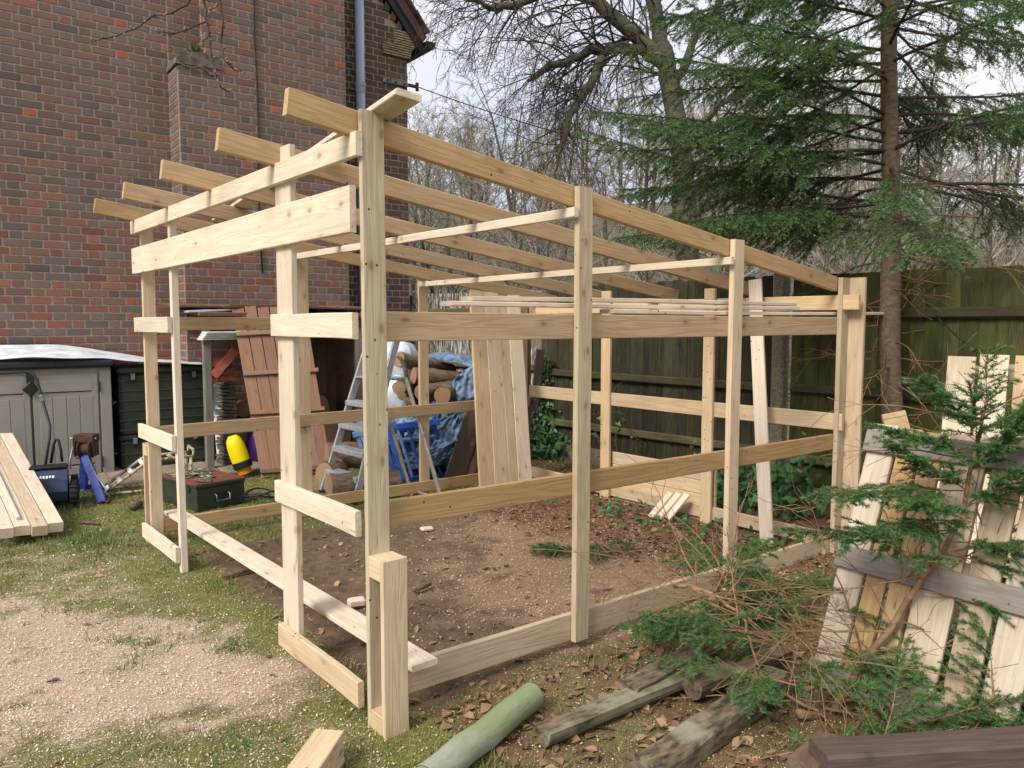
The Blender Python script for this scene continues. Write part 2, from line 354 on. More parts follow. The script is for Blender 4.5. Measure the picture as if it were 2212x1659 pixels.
def frame(A, B, up):
    A, B = Vector(A), Vector(B); X = (B - A).normalized(); up = Vector(up)
    W = (up - X*up.dot(X)).normalized(); T = W.cross(X)
    m = Matrix((X, T, W)).transposed().to_4x4(); m.translation = (A + B)/2
    return m, (B - A).length
def plank(name, A, B, w, t, up, mat, parent=None, seg=3, warp=0.0015, cham=0.003, endcut=0.0):
    """a board from A to B (centre line), w wide along `up`, t thick; every edge chamfered and a little uneven"""
    m, ln = frame(A, B, up); r = random.Random(hash(name) % 1000 + int(ln*1e5) % 7919)
    hw, ht, c = w/2, t/2, min(cham, t*0.3, w*0.3)
    ring = [(-ht, -hw+c), (-ht+c, -hw), (ht-c, -hw), (ht, -hw+c), (ht, hw-c), (ht-c, hw), (-ht+c, hw), (-ht, hw-c)]
    V, F = [], []
    bow = r.uniform(-1, 1)*warp*2
    for i in range(seg+1):
        f = i/seg; x = -ln/2 + ln*f; oy = bow*math.sin(math.pi*f) + r.uniform(-1, 1)*warp*0.4; oz = r.uniform(-1, 1)*warp*0.5
        for (y, z) in ring: V.append((x + (endcut*z if i in (0, seg) else 0), y + oy, z + oz + r.uniform(-.0006, .0006)))
    for i in range(seg):
        for k in range(8):
            a, b = i*8 + k, i*8 + (k+1) % 8; F.append((a, b, b+8, a+8))
    F.append(tuple(reversed(range(8)))); F.append(tuple(seg*8 + k for k in range(8)))
    F = [tuple(reversed(f)) for f in F]
    return mk(name, V, F, mat, parent, m)
def box_vf(sx, sy, sz, c=0.004, base=False):
    """chamfered box, centre at origin (or standing on z = 0)"""
    hx, hy, hz = sx/2, sy/2, sz/2; c = min(c, hx*0.6, hy*0.6, hz*0.6); V, F = [], []
    for z, ins in ((-hz, c), (-hz+c, 0), (hz-c, 0), (hz, c)):
        x, y = hx - ins, hy - ins
        V += [(-x+c, -y, z), (x-c, -y, z), (x, -y+c, z), (x, y-c, z), (x-c, y, z), (-x+c, y, z), (-x, y-c, z), (-x, -y+c, z)]
    for i in range(3):
        for k in range(8):
            a, b = i*8+k, i*8+(k+1) % 8; F.append((a, b, b+8, a+8))
    F.append(tuple(reversed(range(8)))); F.append(tuple(24+k for k in range(8)))
    if base: V = [(x, y, z+hz) for x, y, z in V]
    return V, F
def box(name, c, size, mat, parent=None, rot=(0, 0, 0), cham=0.004, base=False):
    V, F = box_vf(*size, cham, base)
    from mathutils import Euler
    m = Euler(rot).to_matrix().to_4x4(); m.translation = Vector(c)
    return mk(name, V, F, mat, parent, m)
def tube_vf(pts, rad, n=8, cap=True, jit=0.0, rg=None):
    P = [Vector(p) for p in pts]; k = len(P)
    if not hasattr(rad, '__len__'): rad = [rad]*k
    V, F = [], []
    t = (P[1]-P[0]).normalized(); ref = Vector((0, 0, 1)) if abs(t.z) < 0.9 else Vector((1, 0, 0))
    nrm = t.cross(ref).normalized()
    for i in range(k):
        t2 = (P[min(i+1, k-1)] - P[max(i-1, 0)]).normalized()
        nrm = (nrm - t2*nrm.dot(t2)); nrm = nrm.normalized() if nrm.length > 1e-6 else t2.orthogonal().normalized()
        bi = t2.cross(nrm)
        for j in range(n):
            a = 2*math.pi*j/n; r = rad[i]*(1 + (rg.uniform(-jit, jit) if rg else 0))
            V.append(P[i] + nrm*math.cos(a)*r + bi*math.sin(a)*r)
    for i in range(k-1):
        for j in range(n):
            a, b = i*n+j, i*n+(j+1) % n; F.append((a, b, b+n, a+n))
    if cap: F.append(tuple(reversed(range(n)))); F.append(tuple((k-1)*n+j for j in range(n)))
    return V, F
def tube(name, pts, rad, mat, parent=None, n=8, smooth=True):
    V, F = tube_vf(pts, rad, n); return mk(name, V, F, mat, parent, smooth=smooth)
def chains_mesh(name, chains, mat, parent=None, n=3):
    """many thin tapered twigs (list of (points, radii)) in one mesh"""
    Vs, Fs, base = [], [], 0
    ang = 2*np.pi*np.arange(n)/n; ca, sa = np.cos(ang), np.sin(ang)
    for pts, rad in chains:
        P = np.asarray(pts, float); k = len(P); rad = np.asarray(rad, float)
        T = np.gradient(P, axis=0); T /= np.linalg.norm(T, axis=1)[:, None] + 1e-9
        ref = np.array([0.3, 0.8, 0.52]); Nn = np.cross(T, ref); Nn /= np.linalg.norm(Nn, axis=1)[:, None] + 1e-9
        B = np.cross(T, Nn)
        ring = P[:, None, :] + rad[:, None, None]*(Nn[:, None, :]*ca[None, :, None] + B[:, None, :]*sa[None, :, None])
        Vs.append(ring.reshape(-1, 3))
        i = np.arange(k-1)[:, None]*n; j = np.arange(n)[None, :]; j2 = (j+1) % n
        Fs.append(np.stack([i+j, i+j2, i+j2+n, i+j+n], -1).reshape(-1, 4) + base); base += k*n
    return raw(name, np.concatenate(Vs), np.concatenate(Fs), mat, parent, smooth=True)
def join_vf(parts):
    V, F = [], []
    for v, f in parts:
        b = len(V); V += list(v); F += [tuple(i+b for i in q) for q in f]
    return V, F
def lathe_vf(prof, n=20):
    V, F = [], []
    for r, z in prof:
        for j in range(n):
            a = 2*math.pi*j/n; V.append((r*math.cos(a), r*math.sin(a), z))
    for i in range(len(prof)-1):
        for j in range(n):
            a, b = i*n+j, i*n+(j+1) % n; F.append((a, b, b+n, a+n))
    F.append(tuple(reversed(range(n)))); F.append(tuple((len(prof)-1)*n+j for j in range(n)))
    return V, F
def xf(vf, m): return [m @ Vector(v) for v in vf[0]], vf[1]
def align(A, B):
    """matrix taking +Z to the direction A->B, origin at A"""
    d = (Vector(B) - Vector(A)).normalized(); q = d.to_track_quat('Z', 'Y')
    m = q.to_matrix().to_4x4(); m.translation = Vector(A); return m
def noise2(x, y, seed=0):
    """smooth value noise, numpy"""
    g = np.random.default_rng(seed).random((64, 64))
    xi, yi = np.floor(x).astype(int), np.floor(y).astype(int); fx, fy = x - xi, y - yi
    fx = fx*fx*(3-2*fx); fy = fy*fy*(3-2*fy); w = lambda a, b: g[a % 64, b % 64]
    return (w(xi, yi)*(1-fx) + w(xi+1, yi)*fx)*(1-fy) + (w(xi, yi+1)*(1-fx) + w(xi+1, yi+1)*fx)*fy
def fbm(x, y, seed=0, o=4):
    s, a, t = 0, 1.0, 0
    for i in range(o): s = s + a*noise2(x*2**i, y*2**i, seed+i); t += a; a *= 0.5
    return s/t

# ------------------------------------------------------------------ ground
def shed_xy(X, Y):
    dx, dy = X - SH_O.x, Y - SH_O.y
    return dx*SEX.x + dy*SEX.y, dx*SEY.x + dy*SEY.y
def bumpz(X, Y):
    near = np.clip((14 - Y)/4, 0, 1)*np.clip((9 - abs(X))/3, 0, 1)
    return near*(0.035*(fbm(X*0.9, Y*0.9, 3) - 0.5) + 0.018*(fbm(X*6, Y*6, 9) - 0.5)) - 0.012
def sstep(x, a, b): t = np.clip((x-a)/(b-a), 0, 1); return t*t*(3-2*t)
def covers(X, Y):
    """how the ground is covered: sawdust, grass, leaf litter, each 0..1"""
    sx, sy = shed_xy(X, Y)
    n1 = fbm(X*1.7, Y*1.7, 21); n2 = fbm(X*4.2, Y*4.2, 31); n3 = fbm(X*9, Y*9, 41, 3)
    inside = sstep(sx, 0.0, 0.25)*sstep(sy, -0.25, 0.1)*(1-sstep(sx, 3.2, 3.5))*(1-sstep(sy, 2.9, 3.2))
    e = lambda cx, cy, rx, ry, a=0: np.exp(-(((X-cx)*math.cos(a)+(Y-cy)*math.sin(a))/rx)**2 - ((-(X-cx)*math.sin(a)+(Y-cy)*math.cos(a))/ry)**2)
    saw = 1.5*e(-2.25, 3.15, 0.85, 0.55) + 0.55*e(-1.25, 2.95, 0.45, 0.30) + 0.35*e(-3.0, 4.3, 0.8, 0.5)
    saw = saw*np.clip(-0.55 + 2.1*n2*(0.5+n3) + 0.9*fbm(X*19, Y*19, 51, 2), 0, 1.6) + 0.16*(n3 > 0.55)*(sx < 0)
    floor_saw = inside*(1.2*e(0.55, 4.35, 0.95, 0.85, 0.7) + 0.5*e(0.1, 5.6, 0.8, 0.8) + 0.4*e(1.1, 4.2, 0.5, 0.5))*np.clip(-0.35 + 1.9*n2*(0.45+n3) + 0.8*fbm(X*17, Y*17, 53, 2), 0, 1.4)
    saw = np.maximum(saw, floor_saw)
    saw = np.maximum(saw, 0.75*e(0.85, 3.95, 0.5, 0.16, 0.69)*(0.4+n2))
    lawn = (sx < 0.25).astype(float)*1.0 + 0.15
    grass = np.where(sx < 0.2, 0.92, np.where(sy < 0, 0.38, np.where((sy > 2.6), 0.75, 0.12)))
    grass = grass*(0.35 + 1.1*n1) - 0.45*e(-0.9, 2.9, 0.4, 0.25) - 0.5*e(-0.55, 3.9, 0.45, 1.0, -0.69) - 0.3*e(-2.15, 3.15, 0.7, 0.6)
    leaf = 1.15*inside*sstep(sx, 1.9, 2.9)*(0.5 + n2) + np.where((sy < -0.05) & (sx > 0.2), 0.42, 0)*(0.2+1.3*n2) + np.where(sx > 3.3, 0.7, 0)*(0.3+n2)
    leaf = leaf + np.where(sx < 0.3, 0.055, 0.0)*n2*1.5 + 0.22*inside*n3
    return np.clip(saw, 0, 1), np.clip(grass, 0, 1), np.clip(leaf, 0, 1)
def ground_sheet():
    ax = lambda a, b, lo, hi, s: np.unique(np.round(np.concatenate([np.linspace(lo, a, 10), np.arange(a, b, s), np.linspace(b, hi, 10)]), 4))
    xs = ax(-5.2, 4.6, -150, 150, 0.05); ys = ax(1.2, 9.8, -60, 14.0, 0.05)
    X, Y = np.meshgrid(xs, ys); Z = bumpz(X, Y)
    V = np.stack([X, Y, Z], -1).reshape(-1, 3); nx, ny = len(xs), len(ys)
    i, j = np.meshgrid(np.arange(ny-1), np.arange(nx-1), indexing='ij'); a = (i*nx + j).ravel()
    F = np.stack([a, a+1, a+nx+1, a+nx], -1)
    N = Nodes('garden_soil')
    atn = N.n('ShaderNodeAttribute', attribute_name='cover'); sp = N.n('ShaderNodeSeparateColor'); N.l(atn.outputs['Color'], sp.inputs[0])
    v = N.coords((1, 1, 1), 'Object', False)
    f1 = N.noise(v, 60, 5, 0.65); f2 = N.noise(v, 14, 4, 0.6); f3 = N.noise(v, 190, 3, 0.6)
    soil = N.mixc(N.maprange(f2, 0.3, 0.7, 0, 1), sr(126, 104, 84), sr(90, 72, 58)); soil = N.mixc(N.maprange(f1, 0.55, 0.7, 0, 0.6), soil, sr(132, 110, 90))
    moss = N.mixc(N.maprange(f1, 0.3, 0.7, 0, 1), sr(96, 106, 52), sr(130, 128, 74)); moss = N.mixc(N.maprange(f2, 0.45, 0.7, 0, 0.8), moss, sr(112, 96, 66))
    dust = N.mixc(N.maprange(f3, 0.35, 0.65, 0, 1), sr(166, 142, 122), sr(204, 184, 164)); dust = N.mixc(N.maprange(f2, 0.5, 0.75, 0, 0.5), dust, sr(182, 148, 124))
    dust = N.mixc(N.maprange(atn.outputs['Alpha'], 0, 1, 0, 0.75), dust, N.mixc(f3, sr(140, 108, 80), sr(178, 144, 110)))
    def th(chan, n, w=0.22):
        ad = N.n('ShaderNodeMath', operation='ADD'); N.l(chan, ad.inputs[0]); N.l(n, ad.inputs[1])
        return N.maprange(ad.outputs[0], 0.92-w, 0.92+w, 0, 1)
    c = N.mixc(th(sp.outputs[1], f1), soil, moss)
    vs = N.n('ShaderNodeTexVoronoi'); vs.inputs['Scale'].default_value = 150; N.l(v, vs.inputs['Vector']); vc = N.n('ShaderNodeSeparateColor'); N.l(vs.outputs['Color'], vc.inputs[0])
    pk = N.n('ShaderNodeMath', operation='MULTIPLY'); N.l(N.maprange(vs.outputs['Distance'], 0.30, 0.40, 1, 0), pk.inputs[0]); sg = N.n('ShaderNodeMath', operation='MAXIMUM'); N.l(sp.outputs[0], sg.inputs[0]); N.l(sp.outputs[1], sg.inputs[1]); thr = N.n('ShaderNodeMath', operation='MULTIPLY'); N.l(N.maprange(vc.outputs[0], 0.66, 0.70, 0, 0.8), thr.inputs[0]); N.l(N.maprange(sg.outputs[0], 0.05, 0.5, 0.12, 1), thr.inputs[1]); N.l(thr.outputs[0], pk.inputs[1])
    c = N.mixc(pk.outputs[0], c, N.mixc(vc.outputs[1], sr(206, 184, 146), sr(178, 160, 116))); c = N.mixc(th(sp.outputs[0], f3), c, dust)
    lf = N.mixc(f1, sr(108, 72, 54), sr(140, 104, 80)); c = N.mixc(N.maprange(th(sp.outputs[2], f1), 0, 1, 0, 0.8), c, lf)
    N.color(c); N.set(0.95, 0, 0.15)
    ad = N.n('ShaderNodeMath', operation='ADD'); N.l(f1, ad.inputs[0]); N.l(f3, ad.inputs[1]); N.bump(ad.outputs[0], 0.7, 0.012)
    o = raw('ground', V, F, N.m, smooth=True); tag(o, kind='structure')
    s, g, l = covers(V[:, 0], V[:, 1])
    A = o.data.color_attributes.new('cover', 'FLOAT_COLOR', 'POINT'); A.data.foreach_set('color', np.stack([s, g, l, sstep(shed_xy(V[:, 0], V[:, 1])[0], 0.0, 0.2)], -1).astype(np.float32).ravel())
    return o
ground_sheet()
def hill():
    xs = np.linspace(-90, 110, 90); ys = np.concatenate([np.linspace(13.6, 60, 60), np.linspace(62, 160, 30)])
    X, Y = np.meshgrid(xs, ys)
    Z = -0.15 + 0.235*np.clip(Y-14, 0, 46)**1.0*sstep(Y, 13.5, 24) + 2.6*(fbm(X*0.06, Y*0.06, 5)-0.5)*sstep(Y, 16, 30) + 0.03*np.clip(Y-60, 0, 200)
    nx, ny = len(xs), len(ys); i, j = np.meshgrid(np.arange(ny-1), np.arange(nx-1), indexing='ij'); a = (i*nx+j).ravel()
    N = Nodes('wooded_slope'); v = N.coords((1, 1, 1), 'Object', False)
    f1 = N.noise(v, 1.6, 6, 0.7); f2 = N.noise(v, 0.25, 4, 0.6)
    c = N.mixc(N.maprange(f1, 0.35, 0.65, 0, 1), sr(88, 82, 66), sr(130, 122, 100)); c = N.mixc(N.maprange(f2, 0.45, 0.65, 0, 0.6), c, sr(92, 100, 66))
    N.color(c); N.set(1.0, 0, 0.1); N.bump(f1, 1.0, 0.4)
    o = raw('hillside', np.stack([X, Y, Z], -1).reshape(-1, 3), np.stack([a, a+1, a+nx+1, a+nx], -1), N.m, smooth=True); tag(o, kind='structure')
    def zat(x, y):
        k = np.argmin((X-x)**2 + (Y-y)**2); return float(Z.ravel()[k])
    return zat
hill_z = hill()
# paved strip along the house
def paving():
    p = thing('paving', None, None); p['kind'] = 'structure'
    r = random.Random(3)
    for i in range(11):
        for j in range(3):
            t, off = -0.9 + i*0.46, 0.25 + j*0.46
            if off > 1.3 and (t < 1.4): continue
            b = box('paving_slab', wall(t + r.uniform(-.004, .004), off, 0.0), (0.448, 0.448, 0.05), 'paving', p, rot=(r.uniform(-.006, .006), r.uniform(-.006, .006), WANG), cham=0.006)
    return p
paving()

# ------------------------------------------------------------------ house
def wall_matrix(t, off, z):
    m = Matrix((WU, WN, Vector((0, 0, 1)))).transposed().to_4x4(); m.translation = wall(t, off, z); return m
BR_P = 0.37                      # how far the chimney breast stands out
BR0, BR1, BR2 = 1.56, 3.40, 1.90 # breast from BR0 to BR1; above the shoulder it starts at BR2
SHOULDER = 4.06
WT0, WT1 = -1.3, 4.42
def gable(t): return 5.02 + (WT1 - t)*1.15
def build_house():
    h = thing('brick_house', 'old brown and red brick house with chimney breast and grey downpipe', 'house', wall(0, 0, 0))
    hw = lambda P: P - wall(0, 0, 0)
    # mortar bodies
    def prism(name, poly, o0, o1, mat):
        n = len(poly); V = [hw(wall(t, o0, z)) for t, z in poly] + [hw(wall(t, o1, z)) for t, z in poly]
        F = [tuple(range(n)), tuple(reversed(range(n, 2*n)))] + [(i, i+n, (i+1) % n + n, (i+1) % n) for i in range(n)]
        return mk(name, V, F, mat, h)
    prism('wall', [(WT0, 0), (WT1, 0), (WT1, gable(WT1)), (WT0, gable(WT0))], 0.0, -3.5, 'mortar')
    prism('chimney_breast', [(BR0, 0), (BR1, 0), (BR1, 6.6), (BR2, 6.6), (BR2, SHOULDER+0.12), (BR0, SHOULDER)], BR_P, -0.05, 'mortar')
    # brick shapes: three irregular unit blocks
    def unit(seed):
        r = random.Random(seed); j = lambda a: r.uniform(-a, a)
        V = []
        for (x, z) in ((-.5, -.5), (.5, -.5), (.5, .5), (-.5, .5)): V.append((x, -1, z))
        for (x, z) in ((-.5, -.5), (0.0, -.5), (.5, -.5), (.5, .5), (0.0, .5), (-.5, .5)): V.append((x+j(.008), 0.6+j(.1), z+j(.05)))
        for (x, z) in ((-.5, -.5), (0.0, -.5), (.5, -.5), (.5, .5), (0.0, .5), (-.5, .5)): V.append((x*0.97+j(.008), 1+j(.15), z*0.92+j(.03)))
        F = [(0, 1, 6, 5, 4), (1, 2, 7, 6), (2, 3, 9, 8, 7), (3, 0, 4, 9)]
        F += [(4+k, 4+(k+1) % 6, 10+(k+1) % 6, 10+k) for k in range(6)] + [(10, 11, 14, 15), (11, 12, 13, 14)]
        return V, [tuple(reversed(f)) for f in F]
    units = [unit(s) for s in range(8)]
    meshes = []
    for k, (V, F) in enumerate(units):
        me = bpy.data.meshes.new('brick'); me.from_pydata(V, [], F); me.materials.append(M['brick']); meshes.append(me)
    pal = [(sr(118, 98, 92), .28), (sr(106, 100, 96), .20), (sr(122, 102, 88), .20), (sr(92, 88, 86), .10), (sr(128, 94, 84), .10), (sr(144, 96, 80), .05), (sr(176, 92, 66), .022), (sr(116, 106, 108), .12)]
    pw = np.array([w for _, w in pal]); pw /= pw.sum()
    r = np.random.default_rng(12)
    L_S, L_H, CO, J = 0.22, 0.11, 0.078, 0.0145
    specs = []      # (centre t, off, centre z, length, height, axis, colour)
    def courses(t0, t1, z0, ztop, off, axis='t', phase=0.0):
        k0 = int(round(z0/CO))
        for k in range(k0, int(7/CO)):
            za, zb = k*CO, (k+1)*CO
            x = t0 - 0.33 - (0.165 if k % 2 else 0.0) + phase; s = 0
            while x < t1:
                ln = L_S if s % 2 == 0 else L_H
                a, b = max(x, t0), min(x+ln, t1); x += ln; s += 1
                if b - a < 0.035: continue
                zt = ztop((a+b)/2) if callable(ztop) else ztop
                if zb > zt: continue
                c = np.array(pal[r.choice(len(pal), p=pw)][0])
                if axis == 't' and za < 2.4 and r.random() < 0.30: c = np.array(sr(*[(142, 86, 70), (148, 98, 78), (128, 82, 72)][r.integers(3)]))
                c = c*0.86 + np.array(sr(122, 96, 84))*0.14; c = c*np.array([1.03, 0.97, 0.93])*r.uniform(0.82, 1.18)*(0.86 + 0.3*float(fbm(np.array([a*1.1 + 9]), np.array([za*0.9]), 17)[0]))
                if axis == 't' and 3.4 < (a+b)/2 < 3.74: c = c*0.42           # darker strip between the breast and the downpipe
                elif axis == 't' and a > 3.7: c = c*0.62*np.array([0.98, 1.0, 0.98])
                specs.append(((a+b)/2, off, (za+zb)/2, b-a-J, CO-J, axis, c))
    courses(WT0, BR0-0.004, 0, 6.0, 0.0)
    courses(BR0, BR1, 0, lambda t: SHOULDER if t < BR2 else 6.5, BR_P, phase=0.07)
    courses(BR0, BR2-0.004, SHOULDER+0.15, 6.0, 0.0)
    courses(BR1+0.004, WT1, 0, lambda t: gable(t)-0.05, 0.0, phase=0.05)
    courses(0.0, BR_P-0.012, 0, SHOULDER, BR0, 'n', 0.03)
    courses(0.0, BR_P-0.012, SHOULDER+0.15, 6.4, BR2, 'n', 0.03)
    def place(s):
        t, off, z, ln, ht, ax, c = s
        if ax == 't': return wall(t, off, z), WU, WN
        return wall(off, t, z), WN, -WU
    ranked = []
    for i, s in enumerate(specs):
        P, _, _ = place(s); u, v = seen(P); vis = -40 < u < 2212 and -30 < v < 800 and not (u < 420 and v > 745) and s[5] == 't'
        d = (P - Vector((0, 0, EYE))).length
        ranked.append((0 if vis else 1, -s[3]*s[4]/d/d, i))
    ranked.sort(); single = set(i for _, _, i in ranked[:300])
    AV, AF, AC, base = [], [], [], 0
    inv = Matrix.Translation(wall(0, 0, 0)).inverted()
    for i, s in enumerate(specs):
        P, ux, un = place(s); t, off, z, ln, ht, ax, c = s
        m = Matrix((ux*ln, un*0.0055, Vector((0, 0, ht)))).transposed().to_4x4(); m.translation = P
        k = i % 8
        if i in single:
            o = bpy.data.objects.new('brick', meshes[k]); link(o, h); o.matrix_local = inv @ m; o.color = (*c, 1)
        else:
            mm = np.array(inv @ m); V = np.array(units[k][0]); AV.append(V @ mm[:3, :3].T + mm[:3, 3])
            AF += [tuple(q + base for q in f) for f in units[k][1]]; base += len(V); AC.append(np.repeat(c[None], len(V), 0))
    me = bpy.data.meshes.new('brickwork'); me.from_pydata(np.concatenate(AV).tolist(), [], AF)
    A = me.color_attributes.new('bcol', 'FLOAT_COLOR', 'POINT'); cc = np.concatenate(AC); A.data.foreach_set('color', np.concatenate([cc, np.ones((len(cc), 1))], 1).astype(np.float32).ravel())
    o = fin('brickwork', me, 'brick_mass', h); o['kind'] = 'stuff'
    # shoulder capping with lead
    W3 = Matrix((WU, WN, Vector((0, 0, 1)))).transposed()
    def wbox(name, t, off, z, size, mat, parent=h, tilt=0.0, cham=0.006):
        V, F = box_vf(*size, cham); m = W3.to_4x4() @ Matrix.Rotation(tilt, 4, 'Y'); m.translation = hw(wall(t, off, z))
        if parent is not h: m = parent.matrix_local.inverted() @ m
        return mk(name, V, F, mat, parent, m)
    prism('shoulder_slab', [(BR0-0.02, SHOULDER+0.02), (BR2+0.10, SHOULDER+0.035), (BR2+0.08, SHOULDER+0.15), (BR2-0.06, SHOULDER+0.17), (BR0+0.06, SHOULDER+0.155), (BR0-0.01, SHOULDER+0.09)], BR_P+0.022, -0.02, 'slab')
    # wavy lead flashing under the slab
    V, F = [], []
    for i in range(13):
        t = BR0 - 0.05 + (BR2 - BR0 + 0.10)*i/12; zz = SHOULDER + 0.012 + 0.014*math.sin(i*1.1) - (0.03 if i > 9 else 0)
        V += [hw(wall(t, BR_P+0.030, zz)), hw(wall(t, BR_P-0.02, zz+0.012)), hw(wall(t, BR_P+0.030, zz-0.006)), hw(wall(t, BR_P-0.02, zz))]
    for i in range(12):
        a = i*4; F += [(a, a+4, a+5, a+1), (a+2, a+3, a+7, a+6), (a, a+2, a+6, a+4)]
    mk('flashing', V, F, 'lead', h)
    # downpipe with joints and brackets
    pt, po = 3.72, 0.10
    dp = mk('downpipe', *tube_vf([hw(wall(pt, po, 0.15)), hw(wall(pt, po, 5.6))], 0.056, 18), 'pipe', h, smooth=True)
    for z in (4.30, 2.75, 1.2):
        mk('pipe_joint', *tube_vf([hw(wall(pt, po, z-0.07)), hw(wall(pt, po, z)), hw(wall(pt, po, z+0.01)), hw(wall(pt, po, z+0.05))], [0.061, 0.061, 0.067, 0.067], 18), 'pipe', dp, smooth=False)
        V, F = box_vf(0.20, 0.03, 0.03); m = W3.to_4x4(); m.translation = hw(wall(pt, 0.03, z-0.02)); mk('pipe_bracket', V, F, 'galv', dp, m)
    # cable down the breast
    tube('cable', [hw(wall(2.36 + 0.012*math.sin(k*1.7), BR_P+0.018, 6.0 - k*0.5)) for k in range(9)], 0.008, 'black', h, n=6)
    # line bracket and wire
    bk = wbox('wire_bracket', 4.24, 0.025, 4.47, (0.36, 0.025, 0.055), 'galv')
    for dx in (-0.12, 0.0, 0.12):
        V, F = lathe_vf([(0.012, 0), (0.012, 0.012)], 8); m = Matrix.Rotation(-math.pi/2, 4, 'X'); m.translation = (dx, 0.012, 0); mk('bolt', V, F, 'black', bk, m)
    V, F = box_vf(0.13, 0.04, 0.035); mk('bracket_arm', V, F, 'rust', bk, Matrix.Translation((0.24, 0, 0.0)))
    V, F = lathe_vf([(0.022, -0.05), (0.022, -0.02), (0.014, 0), (0.022, 0.02), (0.022, 0.05)], 10); mk('insulator', V, F, 'rust', bk, Matrix.Translation((0.31, 0, 0)), smooth=True)
    a, b = wall(4.555, 0.03, 4.47), at(1480, 355, 9.3)
    tube('wire', [hw(a.lerp(b, f) - Vector((0, 0, 0.25*f*(1-f)))) for f in np.linspace(0, 1, 10)], 0.006, 'black', h, n=4)
    # eaves: roof slope, barge course, kneeler of creasing tiles, gutter
    e_t, e_z = 4.66, 4.93
    dirv = Vector((-1, 1.15, 0)).normalized()
    rf = prism('roof', [(e_t, e_z+0.16), (e_t-0.06, e_z+0.08), (0.9, e_z+0.08 + (e_t-0.06-0.9)*1.15), (0.9, e_z+0.24+(e_t-0.9)*1.15)], 0.10, -3.6, 'tile_roof')
    rr = random.Random(2)
    for k in range(9):
        f = 0.02 + k*0.26; t = e_t - f*0.66; z = e_z + 0.20 + f*0.66*1.15
        V, F = box_vf(0.30, 0.34, 0.022, 0.004); m = W3.to_4x4() @ Matrix.Rotation(math.atan(1.15), 4, 'Y') @ Matrix.Rotation(0.05, 4, 'Y'); m.translation = hw(wall(t - 0.08, 0.0, z + 0.10)); mk('roof_tile', V, F, 'tile_roof', rf, m)
    prism('barge_board', [(e_t-0.06, e_z-0.06), (e_t-0.02, e_z+0.05), (1.4, e_z+0.05+(e_t-0.02-1.4)*1.15), (1.4, e_z-0.09+(e_t-0.06-1.4)*1.15)], 0.075, 0.035, 'black')
    for k in range(11):
        z = 4.80 + k*0.030; a0 = 4.06 + (0.0 if k < 5 else 0.16); a1 = 4.44 + k*0.012
        wbox('creasing_tile', (a0+a1)/2 + rr.uniform(-.008, .008), 0.022, z, (a1-a0, 0.05, 0.021), 'tile_cream', cham=0.003)
    for k in range(6):
        V, F = box_vf(0.19, 0.028, 0.07, 0.005); t = 4.32 - k*0.085; m = W3.to_4x4() @ Matrix.Rotation(math.atan(1.15)+0.95, 4, 'Y'); m.translation = hw(wall(t, 0.016, gable(t) - 0.02 + 0.10)); mk('verge_brick', V, F, 'tile_red' if k % 2 else 'slate', h, m)
    gp = []
    for k in range(9):
        a = math.pi*k/8; gp.append((4.70 - 0.06*math.cos(a), 5.0 - 0.07*math.sin(a)))
    prism('gutter', gp + [(4.77, 5.03), (4.63, 5.03)], 0.14, -3.6, 'black')
    return h
build_house()
def tuft(name, label, cat, base, n, hgt, spread, mat, seed, group=None):
    """small plant of many little leaves"""
    r = np.random.default_rng(seed); V = np.zeros((n, 3, 3)); 
    d = r.normal(size=(n, 3)); d[:, 2] = abs(d[:, 2])*1.2; d /= np.linalg.norm(d, axis=1)[:, None]
    st = np.array(base) + d*r.uniform(0.1, 1, (n, 1))*np.array([spread, spread, hgt])
    sd = np.cross(d, r.normal(size=(n, 3))); sd /= np.linalg.norm(sd, axis=1)[:, None] + 1e-9
    ln = r.uniform(0.5, 1, (n, 1))*hgt*0.35
    V[:, 0] = st - sd*ln*0.25; V[:, 1] = st + sd*ln*0.25; V[:, 2] = st + d*ln
    o = raw(name, V.reshape(-1, 3), np.arange(n*3).reshape(-1, 3), mat, tint=np.repeat(r.random(n), 3))
    return tag(o, label, cat, group)
tuft('wall_plant', 'small green weed growing on the chimney shoulder', 'plant', wall(1.78, 0.22, 4.19), 260, 0.17, 0.09, 'fern', 4)

# ------------------------------------------------------------------ fences
def board_fence(name, label, P0, P1, face, h, bw, mat, rails, seed, rail_mat='fence_rail', gravel=None, lean=0.0, zb=0.04):
    P0, P1 = Vector(P0), Vector(P1); U = (P1-P0).normalized(); Ln = (P1-P0).length; face = Vector(face).normalized()
    t = thing(name, label, 'fence', P0); r = random.Random(seed)
    n = int(Ln/bw)
    for i in range(n):
        x = (i + 0.5)*Ln/n; top = h + r.uniform(-.012, .012)
        a = U*x + Vector((0, 0, zb)) - face*(0.004 if i % 2 else 0.012); b = U*(x + r.uniform(-.003, .003)) + Vector((0, 0, top)) - face*(0.004 if i % 2 else 0.012)
        plank('board', a, b, Ln/n + 0.012, 0.012, U, mat, t, seg=2, warp=0.002)
    for z in rails:
        plank('rail', U*0.02 + face*0.022 + Vector((0, 0, z)), U*(Ln-0.02) + face*0.022 + Vector((0, 0, z + r.uniform(-.01, .01))), 0.075, 0.045, (0, 0, 1), rail_mat, t, seg=6, warp=0.006, cham=0.012)
    if gravel: plank('gravel_board', U*0.02 - face*0.005 + Vector((0, 0, gravel/2-0.02)), U*(Ln-0.02) - face*0.005 + Vector((0, 0, gravel/2-0.02)), gravel, 0.05, (0, 0, 1), 'concrete', t)
    return t
board_fence('garden_fence', 'dark weathered fence of narrow upright boards behind the timber frame', fence(0.07, 0, 0), fence(2.76, 0, 0), FN, 1.84, 0.083, 'fence_dark', (0.92, 0.38, 1.52), 1, gravel=0.17, zb=0.16)
